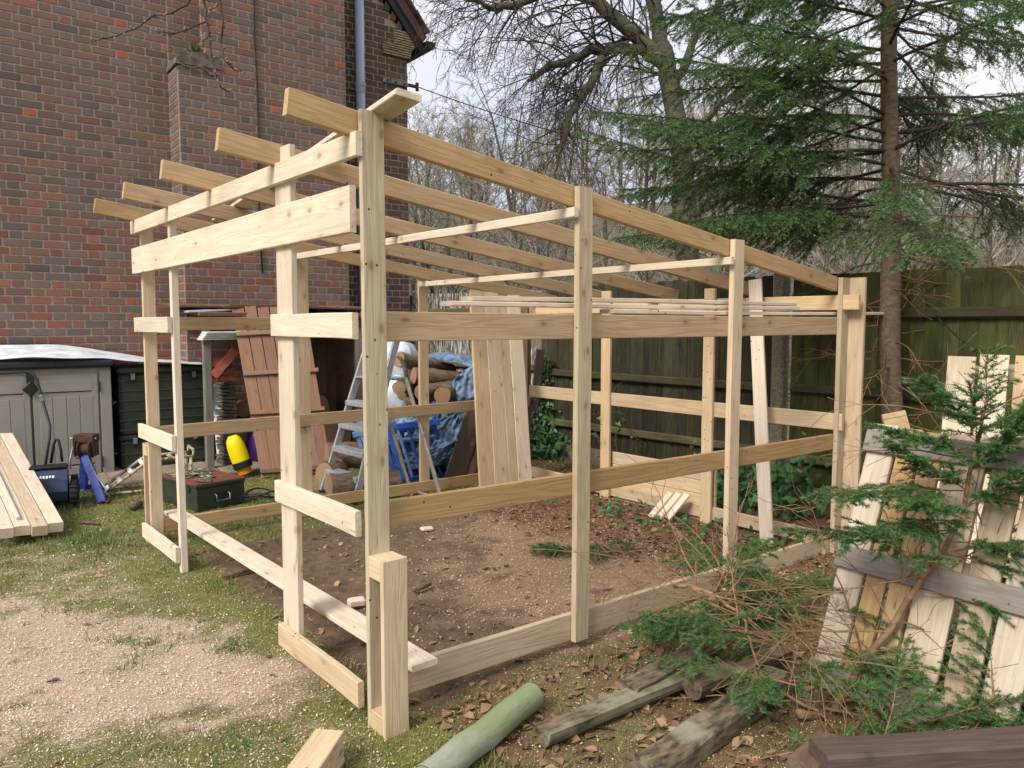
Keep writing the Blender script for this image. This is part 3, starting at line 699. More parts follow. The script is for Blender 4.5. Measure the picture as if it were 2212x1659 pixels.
board_fence('garden_fence', 'mossy green boarded fence behind the spruce trunk', fence(2.95, 0, 0), fence(6.0, 0, 0), FN, 1.83, 0.11, 'fence_green', (0.93, 0.36, 1.52), 2, 'fence_rail', gravel=0.15, zb=0.12)
LF0 = wall(4.45, -0.25, 0); LF1 = fence(-0.07, 0.0, 0); LFU = (LF1-LF0).normalized()
board_fence('garden_fence', 'flaking whitish fence behind the log pile next to the house', LF0, LF1, (-LFU.y*-1, LFU.x*-1, 0), 1.82, 0.10, 'fence_white', (1.60, 0.95, 0.35), 3, 'fence_rail')
def concrete_post(P, w, h, label, ang):
    V, F = box_vf(w, 0.11, h, 0.015, True)
    V = [(x*(1 if z < h-0.02 else 0.8), y, z) for x, y, z in V]
    m = Matrix.Rotation(ang, 4, 'Z'); m.translation = P
    o = mk('concrete_fence_post', V, F, 'concrete', None, m)
    tag(o, label, 'post', 'concrete fence posts')
fang = math.atan2(FU.y, FU.x)
concrete_post(fence(2.855, 0.01, -0.05), 0.125, 1.93, 'speckled concrete post between the dark and the green fence', fang)
concrete_post(fence(0.0, 0.01, -0.05), 0.115, 1.86, 'ivy covered concrete post at the corner of the fence', fang)

# ------------------------------------------------------------------ trees
def grow(r, P, d, ln, rad, level, spec, out):
    """one limb and its offspring; spec[level] = (points, wander, droop, children, child length, child angle)"""
    n, wander, droop, kids, klen, kang = spec[level]
    pts = [np.array(P, float)]; d = np.array(d, float); d /= np.linalg.norm(d); step = ln/(n-1); dirs = [d]
    for i in range(n-1):
        d = d + r.normal(size=3)*wander + np.array([0, 0, -droop])*(i+1)/n; d /= np.linalg.norm(d)
        pts.append(pts[-1] + d*step); dirs.append(d)
    rr = rad*(1 - 0.82*np.linspace(0, 1, n)); out.append((np.array(pts), rr, level))
    if level + 1 < len(spec):
        k = r.poisson(kids) if kids < 40 else kids
        for _ in range(max(1, k)):
            f = r.uniform(0.15, 1.0); i = min(n-2, int(f*(n-1))); q = pts[i] + (pts[i+1]-pts[i])*(f*(n-1)-i)
            ax = np.cross(dirs[i], r.normal(size=3)); ax /= np.linalg.norm(ax) + 1e-9
            a = kang*r.uniform(0.6, 1.3); nd = dirs[i]*math.cos(a) + ax*math.sin(a)
            grow(r, q, nd, ln*klen*r.uniform(0.55, 1.15)*(1.15-0.5*f), rr[i]*0.55, level+1, spec, out)
def split_chains(out, cut):
    return [(p, r_) for p, r_, l in out if l < cut], [(p, r_) for p, r_, l in out if l >= cut]

# the big bare tree behind the spruce
def bare_tree():
    Y = 9.2; r = np.random.default_rng(5)
    root = at(1500, 1000, Y); root.z = -0.1
    t = thing('bare_tree', 'tall bare tree with mossy trunk and drooping twigs behind the spruce', 'tree', root)
    off = np.array(root)
    P = lambda u, v, y=Y: np.array(at(u, v, y)) - off
    limbs = [
        ([np.zeros(3), P(1490, 560), P(1472, 330), P(1448, 160), P(1418, 40), P(1395, -80), P(1380, -260)], [0.17, 0.14, 0.12, 0.105, 0.085, 0.07, 0.05]),
        ([P(1440, 140), P(1380, 80), P(1310, 25), P(1230, -35), P(1120, -110)], [0.10, 0.095, 0.085, 0.075, 0.05]),
        ([P(1446, 150), P(1395, 108), P(1335, 104), P(1262, 120), P(1190, 140), P(1140, 175)], [0.085, 0.075, 0.068, 0.055, 0.04, 0.02]),
        ([P(1300, 128, 9.0), P(1275, 175, 8.9), P(1240, 230, 8.8), P(1218, 300, 8.7), P(1200, 370, 8.7)], [0.06, 0.05, 0.042, 0.03, 0.012]),
        ([P(1230, -35), P(1130, 5, 9.0), P(1075, 22, 8.9), P(1045, 10, 8.8), P(1005, -5, 8.8)], [0.05, 0.045, 0.038, 0.03, 0.014]),
        ([P(1470, 320), P(1530, 250, 9.5), P(1600, 190, 9.8), P(1700, 120, 10), P(1800, 20, 10.2)], [0.05, 0.042, 0.036, 0.03, 0.02]),
        ([P(1455, 190), P(1500, 90, 9.6), P(1560, 0, 9.9), P(1640, -80, 10)], [0.06, 0.05, 0.04, 0.03]),
        ([P(1480, 420), P(1560, 330, 9.6), P(1660, 270, 9.9), P(1760, 200, 10.1)], [0.04, 0.035, 0.028, 0.016])]
    dense = []
    for pts, rad in limbs:                      # resample smoothly
        pts = np.array(pts); k = len(pts); f = np.linspace(0, k-1, (k-1)*5+1); q = np.stack([np.interp(f, range(k), pts[:, i]) for i in range(3)], 1)
        q[1:-1] += r.normal(size=(len(q)-2, 3))*0.018; dense.append((q, np.interp(f, range(k), rad)))
    parts = [tube_vf(q, list(rd), 10) for q, rd in dense[:1]]
    mk('trunk', *join_vf(parts), 'bark_tree', t, smooth=True)
    for q, rd in dense[1:]: mk('limb', *tube_vf(q, list(rd), 8), 'bark_tree', t, smooth=True)
    spec = [(9, 0.16, 0.22, 7, 0.42, 0.7), (6, 0.2, 0.16, 4, 0.45, 0.75), (4, 0.2, 0.08, 0, 0, 0)]
    out = []
    for li, n, ln in ((1, 34, 1.4), (2, 40, 1.4), (3, 24, 1.05), (4, 34, 1.2), (5, 16, 1.2), (6, 14, 1.2), (7, 12, 1.0), (0, 16, 1.2)):
        q, rd = dense[li]
        for _ in range(n):
            i = r.integers(max(1, len(q)//6) if li else len(q)//2, len(q)-1); tang = q[i]-q[i-1]; tang /= np.linalg.norm(tang)
            ax = np.cross(tang, r.normal(size=3)); ax /= np.linalg.norm(ax); d = tang*0.45 + ax*0.8 + np.array([-0.15 if li not in (5, 6, 7) else 0.1, 0, -0.05])
            grow(r, q[i], d, ln*r.uniform(0.6, 1.25), min(rd[i]*0.26, 0.016), 0, spec, out)
    out = [(p, np.maximum(rr, 0.0022), l) for p, rr, l in out]
    chains_mesh('crown', [(p, rr) for p, rr, l in out], 'bark_twig', t, 3)
bare_tree()

# bare trees on the slope
def far_tree_proto(seed, hgt):
    r = np.random.default_rng(seed); out = []
    spec = [(9, 0.06, -0.03, 26, 0.42, 0.65), (7, 0.15, -0.04, 7, 0.45, 0.6), (6, 0.2, 0.0, 5, 0.5, 0.65), (4, 0.25, 0.0, 0, 0, 0)]
    grow(r, (0, 0, 0), (r.normal()*0.06, r.normal()*0.06, 1), hgt, hgt*0.017, 0, spec, out)
    tr = [(p, rr) for p, rr, l in out if l == 0]; cr = [(p, np.maximum(rr, 0.006)) for p, rr, l in out if l > 0]
    return tr, cr
def far_trees():
    protos = []
    for s in range(4):
        tr, cr = far_tree_proto(40+s, 6.5)
        a = chains_mesh('trunk', tr, 'bark_tree', None, 7); b = chains_mesh('crown', cr, 'bark_hazed', None, 3)
        protos.append((a, b))
    r = np.random.default_rng(77); k = 0
    spots = [(-3.6, 15), (-1.2, 13.2), (0.6, 14.6), (2.2, 12.6), (3.4, 15), (5.2, 13), (6.6, 15.5), (8.4, 13.5), (10.5, 16), (-5.6, 18), (-2.4, 18.5), (0.2, 19), (3.0, 18), (5.6, 19.5), (8.8, 19), (12, 20), (-7, 24), (-3.5, 25), (0.5, 26), (4.5, 25), (9, 26), (14, 25), (18, 28), (-6, 33), (-1, 34), (5, 35), (11, 34), (17, 36), (24, 38), (-10, 44), (-3, 46), (4, 45), (12, 47), (20, 46), (30, 50)]
    rs = np.random.default_rng(5)
    spots += [(float(rs.uniform(-0.5, 0.62)*y), float(y)) for y in rs.uniform(15, 52, 80)]
    for i, (x, y) in enumerate(spots):
        tp, cp = protos[i % 4]; root = thing('slope_tree', 'bare twiggy tree on the slope beyond the garden fence', 'tree', (x, y, hill_z(x, y) - 0.1), r.uniform(0, 6.28), 'bare trees on the slope')
        s = r.uniform(0.6, 0.95)*(0.75 if y < 16 and i < 40 else 1.15 if y < 14 else 1.0)*(1.0 if y < 30 else 1.25); root.scale = (s*1.15, s*1.15, s)
        for p in (tp, cp):
            if i < 4: c = p
            else: c = p.copy(); col.objects.link(c)
            c.parent = root
        lim = {0: 290, 1: 215}.get(0 if seen((x, y, 0))[0] < 1075 else 1 if seen((x, y, 0))[0] < 1330 else 2, 40)
        while seen((x, y, root.location.z + 6.0*root.scale[2]))[1] < lim and root.scale[2] > 0.22: root.scale = [q*0.94 for q in root.scale]
far_trees()
# tangled undergrowth along the foot of the slope: one mass
def scrub():
    r = np.random.default_rng(9); out = []
    for i in range(620):
        x, y = r.uniform(-6, 14), r.uniform(10.3, 20); z = 0 if y < 13.6 else hill_z(x, y)
        if (x-WA.x)*WU.x + (y-WA.y)*WU.y < 6.4: continue          # never inside the house
        d = (r.normal()*0.5, r.normal()*0.4, 1)
        grow(r, (x, y, z), d, r.uniform(1.4, 3.0), 0.012, 0, [(8, 0.22, 0.12, 9, 0.5, 0.7), (5, 0.3, 0.05, 3, 0.5, 0.8), (3, 0.3, 0.0, 0, 0, 0)], out)
    o = chains_mesh('undergrowth', [(p, np.maximum(rr, 0.0042)) for p, rr, l in out], 'bark_hazed', None, 3)
    tag(o, 'tangle of bare scrub beyond the fence', 'undergrowth', kind='stuff')
    n = 26000; V = np.zeros((n, 3, 3)); b = np.stack([r.uniform(-6, 14, n), r.uniform(10.2, 16, n), r.beta(1.2, 2, n)*2.1], 1)
    b[:, 2] += np.clip(b[:, 1]-14, 0, 9)*0.2; d = r.normal(size=(n, 3)); d /= np.linalg.norm(d, axis=1)[:, None]; s = np.cross(d, r.normal(size=(n, 3))); s /= np.linalg.norm(s, axis=1)[:, None]
    V[:, 0] = b - s*0.016; V[:, 1] = b + s*0.016; V[:, 2] = b + d*0.05
    keep = (fbm(b[:, 0]*0.5, b[:, 1]*0.5, 8) > 0.5) & ((b[:, 0]-WA.x)*WU.x + (b[:, 1]-WA.y)*WU.y > 5.6); V = V[keep]
    o = raw('scrub_leaves', V.reshape(-1, 3), np.arange(len(V)*3).reshape(-1, 3), 'moss', tint=np.repeat(r.random(len(V)), 3)); tag(o, 'dull green leaves of the scrub beyond the fence', 'leaves', kind='stuff')
scrub()

def needle_mesh(name, sprigs, mat, parent, seed, nn=34, nlen=0.016, nwid=0.0022):
    """sprigs: array of (x,y,z, dx,dy,dz, length); needles stand round every sprig"""
    r = np.random.default_rng(seed); S = np.asarray(sprigs, float); m = len(S)
    P, D, Ls = S[:, :3], S[:, 3:6], S[:, 6]; D = D/(np.linalg.norm(D, axis=1)[:, None] + 1e-9)
    A = np.cross(D, np.array([0.21, 0.13, 0.97])); A /= np.linalg.norm(A, axis=1)[:, None] + 1e-9; B = np.cross(A, D)
    f = r.random((m, nn)); a = r.random((m, nn))*2*np.pi
    side = A[:, None, :]*np.cos(a)[..., None]*1.25 + B[:, None, :]*(np.sin(a)[..., None]*0.75 + 0.15)
    base = P[:, None, :] + D[:, None, :]*(f*Ls[:, None])[..., None]
    ln = nlen*r.uniform(0.75, 1.2, (m, nn))*(1.1 - 0.4*f)
    nd = side*0.85 + D[:, None, :]*0.62; nd /= np.linalg.norm(nd, axis=2)[..., None]
    w = np.cross(nd, r.normal(size=(m, nn, 3))); w /= np.linalg.norm(w, axis=2)[..., None] + 1e-9
    V = np.stack([base - w*nwid/2, base + w*nwid/2, base + nd*ln[..., None]], 2).reshape(-1, 3)
    tint = np.repeat(np.clip(f*0.7 + r.random((m, 1))*0.5 - 0.1, 0, 1).ravel(), 3)
    return raw(name, V, np.arange(len(V)).reshape(-1, 3), mat, parent, tint=tint)
def spruce_bough(r, P, d, ln, rad, droop, twigs, sprigs, dens=1.0, bare=0.25, hang=0.10, seg=0.05, gap=0.045, sublen=(0.03, 0.08)):
    """a bough carrying flat side shoots; needles sit along bough tip, shoots and their sub-shoots"""
    n = 10; up = np.array([0, 0, 1.0]); pts = [np.array(P, float)]; d = np.array(d, float); d /= np.linalg.norm(d); dirs = [d]
    for i in range(n-1):
        d = d + r.normal(size=3)*0.05 + np.array([0, 0, -droop + (0.05 if i > n*0.6 else 0)]); d /= np.linalg.norm(d); pts.append(pts[-1] + d*ln/(n-1)); dirs.append(d)
    pts = np.array(pts); twigs.append((pts, np.maximum(rad*(1-0.85*np.linspace(0, 1, n)), 0.0018)))
    def clothe(line, start=0.0):
        L_ = np.linalg.norm(np.diff(line, axis=0), axis=1).sum(); m = max(1, int(L_/seg)); f = np.linspace(start, 1, m+1); k = len(line)-1
        q = np.stack([np.interp(f*k, range(k+1), line[:, j]) for j in range(3)], 1)
        for i in range(m):
            v = q[i+1]-q[i]; sprigs.append((*q[i], *v, np.linalg.norm(v)*1.05))
    clothe(pts, max(bare, 0.45))
    k = max(3, int(ln/gap*dens))
    for j in range(k):
        f = bare*0.5 + (1 - bare*0.5)*(j + r.random())/k; i = min(n-2, int(f*(n-1))); q = pts[i] + (pts[i+1]-pts[i])*(f*(n-1)-i)
        sd = np.cross(dirs[i], up); sd /= np.linalg.norm(sd) + 1e-9; sgn = 1 if j % 2 else -1
        td = dirs[i]*r.uniform(0.55, 0.95) + sd*sgn*r.uniform(0.5, 1.0) + up*r.uniform(-0.35, 0.2); td /= np.linalg.norm(td)
        tl = (ln*0.30*(1 - f)**0.8 + 0.05)*r.uniform(0.55, 1.15); tp = [q]; dd = td
        for s_ in range(4): dd = dd + np.array([0, 0, -hang*r.uniform(0.4, 1.5)]) + r.normal(size=3)*0.07; dd /= np.linalg.norm(dd); tp.append(tp[-1] + dd*tl/4)
        tp = np.array(tp); twigs.append((tp, np.linspace(max(rad*0.2, 0.0016), 0.0009, 5)))
        if f < bare or r.random() < 0.06: continue
        clothe(tp, 0.05)
        for s_ in range(int(tl/0.05*min(dens, 1.5))):
            g = r.uniform(0.1, 0.92); ii = min(3, int(g*4)); b_ = tp[ii] + (tp[ii+1]-tp[ii])*(g*4-ii); tdir = tp[ii+1]-tp[ii]; tdir /= np.linalg.norm(tdir)
            s2 = np.cross(tdir, up); s2 /= np.linalg.norm(s2) + 1e-9
            v = tdir*0.8 + s2*(1 if s_ % 2 else -1)*r.uniform(0.4, 0.9) + up*r.uniform(-0.5, 0.15); v /= np.linalg.norm(v)
            sprigs.append((*b_, *v, r.uniform(*sublen)*(1.25 - 0.6*g)))
def spruce():
    r = np.random.default_rng(15); Y = 5.28
    base = at(1935, 960, Y); base.z = -0.03
    t = thing('spruce_tree', 'green spruce tree with straight brown trunk in front of the mossy fence', 'tree', base)
    pts = [np.array((0.006*math.sin(k), 0.006*math.cos(k*1.3), k*0.3)) for k in range(26)]
    # trunk leans a little to the left as it rises
    top = np.array(at(1921, 0, Y)) - np.array(base); slope = top[:2]/top[2]
    pts = [p + np.array((slope[0]*p[2], slope[1]*p[2], 0)) for p in pts]
    rad = [0.080*(1-0.11*k*0.3) for k in range(26)]
    rg = random.Random(4); V, F = tube_vf(pts, rad, 14, jit=0.03, rg=rg); mk('trunk', V, F, 'bark_spruce', t, smooth=True)
    twigs, sprigs, dead = [], [], []
    for z in np.arange(2.30, 7.4, 0.115):
        for k in range(3 if z < 4.4 else 2):
            f = (z-2.3)/5.1; a = r.uniform(0, 2*np.pi)
            ln = (2.1 - 1.35*f)*r.uniform(0.7, 1.1)
            left = math.cos(a) < 0
            d = np.array((math.cos(a), math.sin(a), 0.20 - 0.22*(1-f) + r.normal()*0.13))
            P = np.array((slope[0]*z, slope[1]*z, z))
            dens = 1.45 if left else 1.4
            spruce_bough(r, P, d, ln, 0.013*(1.15-0.6*f), 0.006 + 0.006*(1-f), twigs, sprigs, dens, bare=0.22 if left else 0.26, hang=0.21, seg=0.06, sublen=(0.04, 0.11))
    # boughs aimed at the left, where the photograph shows the thickest foliage
    for z, ln, up, dy in ((2.1, 1.9, 0.10, .25), (2.2, 1.7, 0.06, -.3), (2.3, 2.2, 0.05, 0.05), (2.45, 1.9, 0.16, .45), (2.55, 2.05, 0.1, -.25), (2.7, 2.1, 0.14, .3), (2.85, 1.9, .12, -.1), (3.0, 1.85, 0.2, .2), (3.15, 1.8, .14, -.35), (3.3, 1.7, .2, .1), (3.5, 1.65, .2, -.1), (3.7, 1.6, .2, .3)):
        P = np.array((slope[0]*z, slope[1]*z, z)); spruce_bough(r, P, np.array((-1, dy, up)), ln, 0.014, 0.010, twigs, sprigs, 2.3, bare=0.16, hang=0.20, seg=0.06, sublen=(0.04, 0.11))
    for z in np.arange(1.0, 2.5, 0.06):          # dead lower twigs
        a = r.uniform(0, 2*np.pi); grow(r, (slope[0]*z, slope[1]*z, z), (math.cos(a), math.sin(a), -0.05), r.uniform(0.6, 1.7), 0.009, 0, [(8, 0.09, 0.03, 7, 0.4, 0.8), (5, 0.15, 0.05, 2, 0.5, 0.7), (3, .2, 0, 0, 0, 0)], dead)
    chains_mesh('boughs', twigs, 'bark_twig', t, 3)
    chains_mesh('dead_twigs', [(p, np.maximum(rr, 0.0018)) for p, rr, l in dead], 'bark_branch', t, 3)
    o = needle_mesh('needles', sprigs, 'needles', t, 3, nn=19, nlen=0.020, nwid=0.0046)
    print('spruce sprigs', len(sprigs))
spruce()
# a thin leafless branch hanging into the picture in front of the house
def hanging_branch():
    Y = 4.6; t = thing('overhanging_branch', 'thin budding branch hanging in front of the brick wall', 'branch', at(440, -120, Y))
    o = at(440, -120, Y); P = lambda u, v, y=Y: np.array(at(u, v, y) - o); r = np.random.default_rng(3)
    lines = [([(420, -110), (412, 0), (370, 28), (335, 33), (300, 58), (270, 71), (235, 82), (197, 90)], 0.0082), ([(438, -120), (441, 0), (446, 50), (455, 105), (462, 158), (476, 188), (497, 198)], 0.0098),
             ([(470, -115), (475, 0), (483, 48), (480, 92), (487, 132), (505, 150), (527, 153)], 0.0082), ([(443, 48), (410, 60), (372, 73), (345, 68), (330, 64)], 0.0058), ([(475, 5), (462, 18), (450, 22)], 0.0035), ([(455, 70), (442, 88), (432, 97)], 0.0035),
             ([(560, -125), (500, -118), (438, -120), (330, -135)], 0.012)]
    ch = []
    buds = []
    for pts, rad in lines:
        q = np.array([P(u, v, Y + 0.05*math.sin(u)) for u, v in pts]); k = len(q); f = np.linspace(0, k-1, (k-1)*3+1)
        q = np.stack([np.interp(f, range(k), q[:, i]) for i in range(3)], 1); q[1:-1] += r.normal(size=(len(q)-2, 3))*0.004
        ch.append((q, np.linspace(rad, rad*0.45, len(q))))
        for i in range(len(q)//3, len(q), 2):
            for b in range(2):
                d = r.normal(size=3); d /= np.linalg.norm(d); buds.append((q[i], d))
    chains_mesh('twigs', ch, 'bark_twig', t, 5)
    parts = []
    for q, d in buds:
        m = align(q, q + d); parts.append(xf(lathe_vf([(0.001, 0), (0.0055, 0.010), (0.0065, 0.016), (0.001, 0.026)], 5), m))
    mk('buds', *join_vf(parts), 'bud', t, smooth=True)['kind'] = 'stuff'
hanging_branch()

# ------------------------------------------------------------------ timber frame of the shed
ROOF = 0.1314
def roof_z(x): return 2.178 - ROOF*x
def build_shed():
    s = thing('timber_shed_frame', 'unfinished open shed frame of pale sawn pine posts, rails and sloping rafters', 'shed frame', SH_O, SH_A)
    X, Yv, Z = (1, 0, 0), (0, 1, 0), (0, 0, 1)
    def post(x, y, z0, z1, w, t, up, mat='pine', lx=0.0, ly=0.0, name='post'):
        return plank(name, (x, y, z0), (x+lx, y+ly, z1), w, t, up, mat, s, seg=5, warp=0.0018)
    def rail(A, B, w, t, mat='pine', name='rail', up=Z, **k): return plank(name, A, B, w, t, up, mat, s, seg=5, warp=0.0022, **k)
    # right face (posts outside, rails behind them)
    post(0.045, 0.011, -0.035, 2.175, 0.090, 0.022, X, 'pine_grn', lx=-0.002)
    post(1.072, 0.015, 0.030, 2.035, 0.086, 0.030, X, 'pine_grn', lx=0.006)
    post(2.214, 0.015, -0.015, 1.890, 0.088, 0.032, X, 'pine', lx=0.006)
    post(3.366, 0.015, -0.020, 1.735, 0.086, 0.030, X, 'pine_grn')
    post(3.424, -0.045, -0.020, 1.735, 0.105, 0.024, Yv, 'pine')
    rail((0.02, 0.046, 1.4385), (3.34, 0.046, 1.434), 0.108, 0.028, 'pine_warm')
    rail((0.02, 0.046, 0.756), (3.34, 0.046, 0.700), 0.098, 0.026, 'pine_warm')
    rail((0.02, 0.046, 0.115), (3.34, 0.046, 0.036), 0.122, 0.026, 'pine')
    # near leg: second plank and spacer blocks
    plank('leg_plank', (0.052, -0.089, -0.035), (0.052, -0.089, 0.628), 0.100, 0.022, X, 'pine', s)
    for z, h in ((0.589, 0.078), (0.015, 0.095)): plank('spacer_block', (0.052, -0.0775, z), (0.052, 0.0, z), 0.098, h, X, 'pine', s, seg=1)
    # front face: posts and the short boards nailed on outside
    post(0.014, 0.685, 0.03, 2.165, 0.150, 0.027, Yv, 'pine_white', ly=-0.015)
    post(0.0215, 2.262, -0.01, 2.10, 0.040, 0.040, X, 'pine_white')
    post(0.060, 2.955, -0.02, 2.075, 0.078, 0.026, X, 'pine')
    plank('leg_plank', (0.055, 3.055, -0.02), (0.055, 3.055, 0.66), 0.080, 0.022, X, 'pine', s)
    for z in (0.62, 0.03): plank('spacer_block', (0.055, 2.968, z), (0.055, 3.044, z), 0.08, 0.075, X, 'pine', s, seg=1)
    fx = -0.0135
    rail((fx, -0.004, 2.058), (fx, 2.985, 2.058), 0.082, 0.025, 'pine_white')
    rail((fx, 0.045, 1.846), (fx, 2.985, 1.846), 0.162, 0.025, 'pine_white')
    for z, w, m in ((1.442, 0.092, 'pine_white'), (0.737, 0.092, 'pine_white'), (0.106, 0.097, 'pine')): rail((fx, 0.042, z), (fx, 0.758, z), w, 0.025, m, 'short_rail')
    for z, w in ((1.442, 0.092), (0.757, 0.092), (0.098, 0.094)): rail((fx, 2.245, z), (fx, 2.985, z), w, 0.025, 'pine_white', 'short_rail')
    # left face
    post(1.125, 2.985, 0, 1.96, 0.090, 0.026, X, 'pine'); post(2.178, 2.985, 0, 1.80, 0.090, 0.026, X, 'pine'); post(3.265, 2.985, 0, 1.70, 0.09, 0.026, X, 'pine')
    rail((0.02, 2.958, 1.449), (1.165, 2.958, 1.449), 0.087, 0.024, 'pine_warm'); rail((0.02, 2.956, 0.732), (3.31, 2.956, 0.736), 0.092, 0.024, 'pine_warm'); rail((0.02, 2.958, 0.112), (3.31, 2.958, 0.080), 0.088, 0.024, 'pine_warm')
    # back face
    post(3.318, 1.989, -0.02, 1.715, 0.100, 0.026, Yv, 'pine'); post(3.318, 0.975, -0.02, 1.700, 0.090, 0.026, Yv, 'pine'); post(3.318, 1.508, 1.53, 1.645, 0.07, 0.026, Yv, 'pine_warm')
    rail((3.346, -0.02, 0.830), (3.346, 2.985, 0.826), 0.106, 0.026, 'pine'); rail((3.346, -0.10, 1.580), (3.346, 2.985, 1.580), 0.092, 0.026, 'pine'); rail((3.346, 0.0, 0.062), (3.346, 2.985, 0.068), 0.095, 0.024, 'pine')
    for k in range(4): plank('cladding_board', (3.371, 0.93, 0.030+k*0.102), (3.371, 2.035, 0.030+k*0.102), 0.099, 0.020, Z, 'pine', s)
    # rafters, cross battens, brace on top
    for y, xe, m in ((0.051, 3.33, 'pine_warm'), (0.70, 3.40, 'pine_warm'), (1.465, 3.555, 'pine_warm'), (2.18, 3.52, 'pine_warm'), (2.895, 3.585, 'pine_warm')):
        rail((-0.245, y, roof_z(-0.245)-0.045), (xe, y, roof_z(xe)-0.045), 0.089, 0.034, m, 'rafter')
    rail((1.014, -0.006, 1.921), (1.050, 2.972, 1.930), 0.042, 0.026, 'pine_white', 'batten'); rail((2.150, -0.006, 1.776), (2.150, 2.972, 1.770), 0.040, 0.026, 'pine_white', 'batten')
    a, b = (0.055, -0.215), (0.475, 2.80)
    plank('brace', (a[0], a[1], roof_z(a[0])+0.012), (b[0], b[1], roof_z(b[0])+0.012), 0.092, 0.022, (1, -0.14, -ROOF), 'pine_white', s)
    return s
M['pine_grn'] = wood('sawn_pine_cool', (0.58, 0.48, 0.325), (0.42, 0.315, 0.19), (0.22, 0.14, 0.07))
build_shed()
def loose(label, A, B, w, t, up, mat='pine', name='loose_plank', cat='plank', group=None, local=True):
    A, B = (shed(*A), shed(*B)) if local else (Vector(A), Vector(B))
    if local: up = SEX*up[0] + SEY*up[1] + Vector((0, 0, up[2]))
    o = plank(name, A, B, w, t, up, mat, None, seg=4, warp=0.003); return tag(o, label, cat, group)
loose('pale plank lying flat along the ground across the front of the timber frame', (0.205, -0.045, 0.184), (0.190, 3.07, 0.171), 0.115, 0.024, (1, 0, 0), 'pine_white')
loose('long thin plank lying on the eye level rail, ending past the corner post', (1.30, 0.085, 1.505), (4.10, 0.10, 1.519), 0.09, 0.020, (0, 1, 0), 'pine_white')
loose('lower of two planks laid on the eye level rail, under its twin', (0.42, 0.115, 1.5285), (2.91, 0.085, 1.5405), 0.085, 0.019, (0, 1, 0), 'pine_white')
loose('upper of two planks laid on the eye level rail, topmost of all', (0.55, 0.155, 1.5505), (2.87, 0.085, 1.5615), 0.085, 0.019, (0, 1, 0), 'pine_white')
for k, (xb, xt, w, m, zt, lb) in enumerate(((2.515, 2.665, 0.150, 'pine', 1.775, 'leftmost wide plank leaning upright at the back of the frame'), (2.666, 2.816, 0.148, 'pine', 1.765, 'second wide plank from the left leaning upright at the back of the frame'),
        (2.790, 2.935, 0.095, 'pine', 1.73, 'narrow plank leaning between two wide ones at the back of the frame'), (2.918, 3.06, 0.150, 'pine_white', 1.735, 'rightmost smooth pale plank leaning beside the dark old post'))):
    loose(lb, (xb, 2.555 - k*0.004, 0.0), (xt, 2.90 - k*0.002, zt), w, 0.022, (1, 0, 0), m)
loose('single pale plank leaning alone near the far right corner of the frame', (3.10, 0.335, 0.0), (3.285, 0.592, 1.745), 0.088, 0.024, (0.2, -1, 0), 'pine_white')
loose('dark old upright post behind the leaning planks', (3.40, 3.13, -0.02), (3.40, 3.13, 1.66), 0.10, 0.09, (0, 1, 0), 'old_brown', 'old_post', 'post')
loose('short brown board nailed across the dark old post', (3.29, 3.06, 0.78), (3.29, 3.19, 0.78), 0.10, 0.022, (0, 0, 1), 'pine_warm', 'short_board', 'board')
for k, lb in enumerate(('leftmost of three pale wedges propped on the leaf litter', 'middle of three pale wedges propped on the leaf litter', 'rightmost of three pale wedges propped on the leaf litter')):
    loose(lb, (3.06 + k*0.03, 1.28 - k*0.055, 0.012), (3.21 + k*0.03, 1.215 - k*0.055, 0.185), 0.05, 0.02, (0.2, -1, 0.2), 'pine_white', 'wedge', 'offcut', 'wedges on the leaf litter')

# ------------------------------------------------------------------ stack of timbers at the left edge
def timber_stack():
    near = gnd(138, 1127, 0.105); far = Vector((-4.36, 6.62, 0.50)); d = far - near
    side = (gnd(0, 1157, 0.105) - near); side.z = 0; side.normalize(); side = side - d*(side.dot(d)/d.length_squared); side.normalize()
    up = d.cross(side); up = up if up.z > 0 else -up; up.normalize()
    names = ['rightmost timber of the slanting pile beside the mower, full of nail holes', 'second timber from the right in the slanting pile, end stained dark', 'third timber from the right in the slanting pile, with a thin strip on top', 'leftmost timber of the slanting pile, at the picture edge']
    for k in range(4):
        c = side*(0.047 + k*0.096) - up*0.036; jl = [0, 0.03, 0.0, 0.015][k]
        o = plank('timber', near + c - d.normalized()*jl, far + c + d.normalized()*jl, 0.092, 0.068, side, 'pine_white' if k != 1 else 'pine', None, seg=4)
        tag(o, names[k], 'timber', 'timbers in the slanting pile')
    c = side*0.25 + up*0.012
    o = plank('strip', near + c + d*0.05, near + c + d*0.75, 0.022, 0.02, side, 'pine_white'); tag(o, 'thin pale strip lying on the slanting pile of timbers', 'strip')
    b = near + d*0.86 + side*0.3; o = box('support_block', (b.x, b.y, 0), (0.5, 0.16, near.z + d.z*0.86 - 0.085), 'old_brown', base=True, rot=(0, 0, math.atan2(side.y, side.x))); tag(o, 'dark block propping up the far end of the slanting timbers', 'block')
timber_stack()

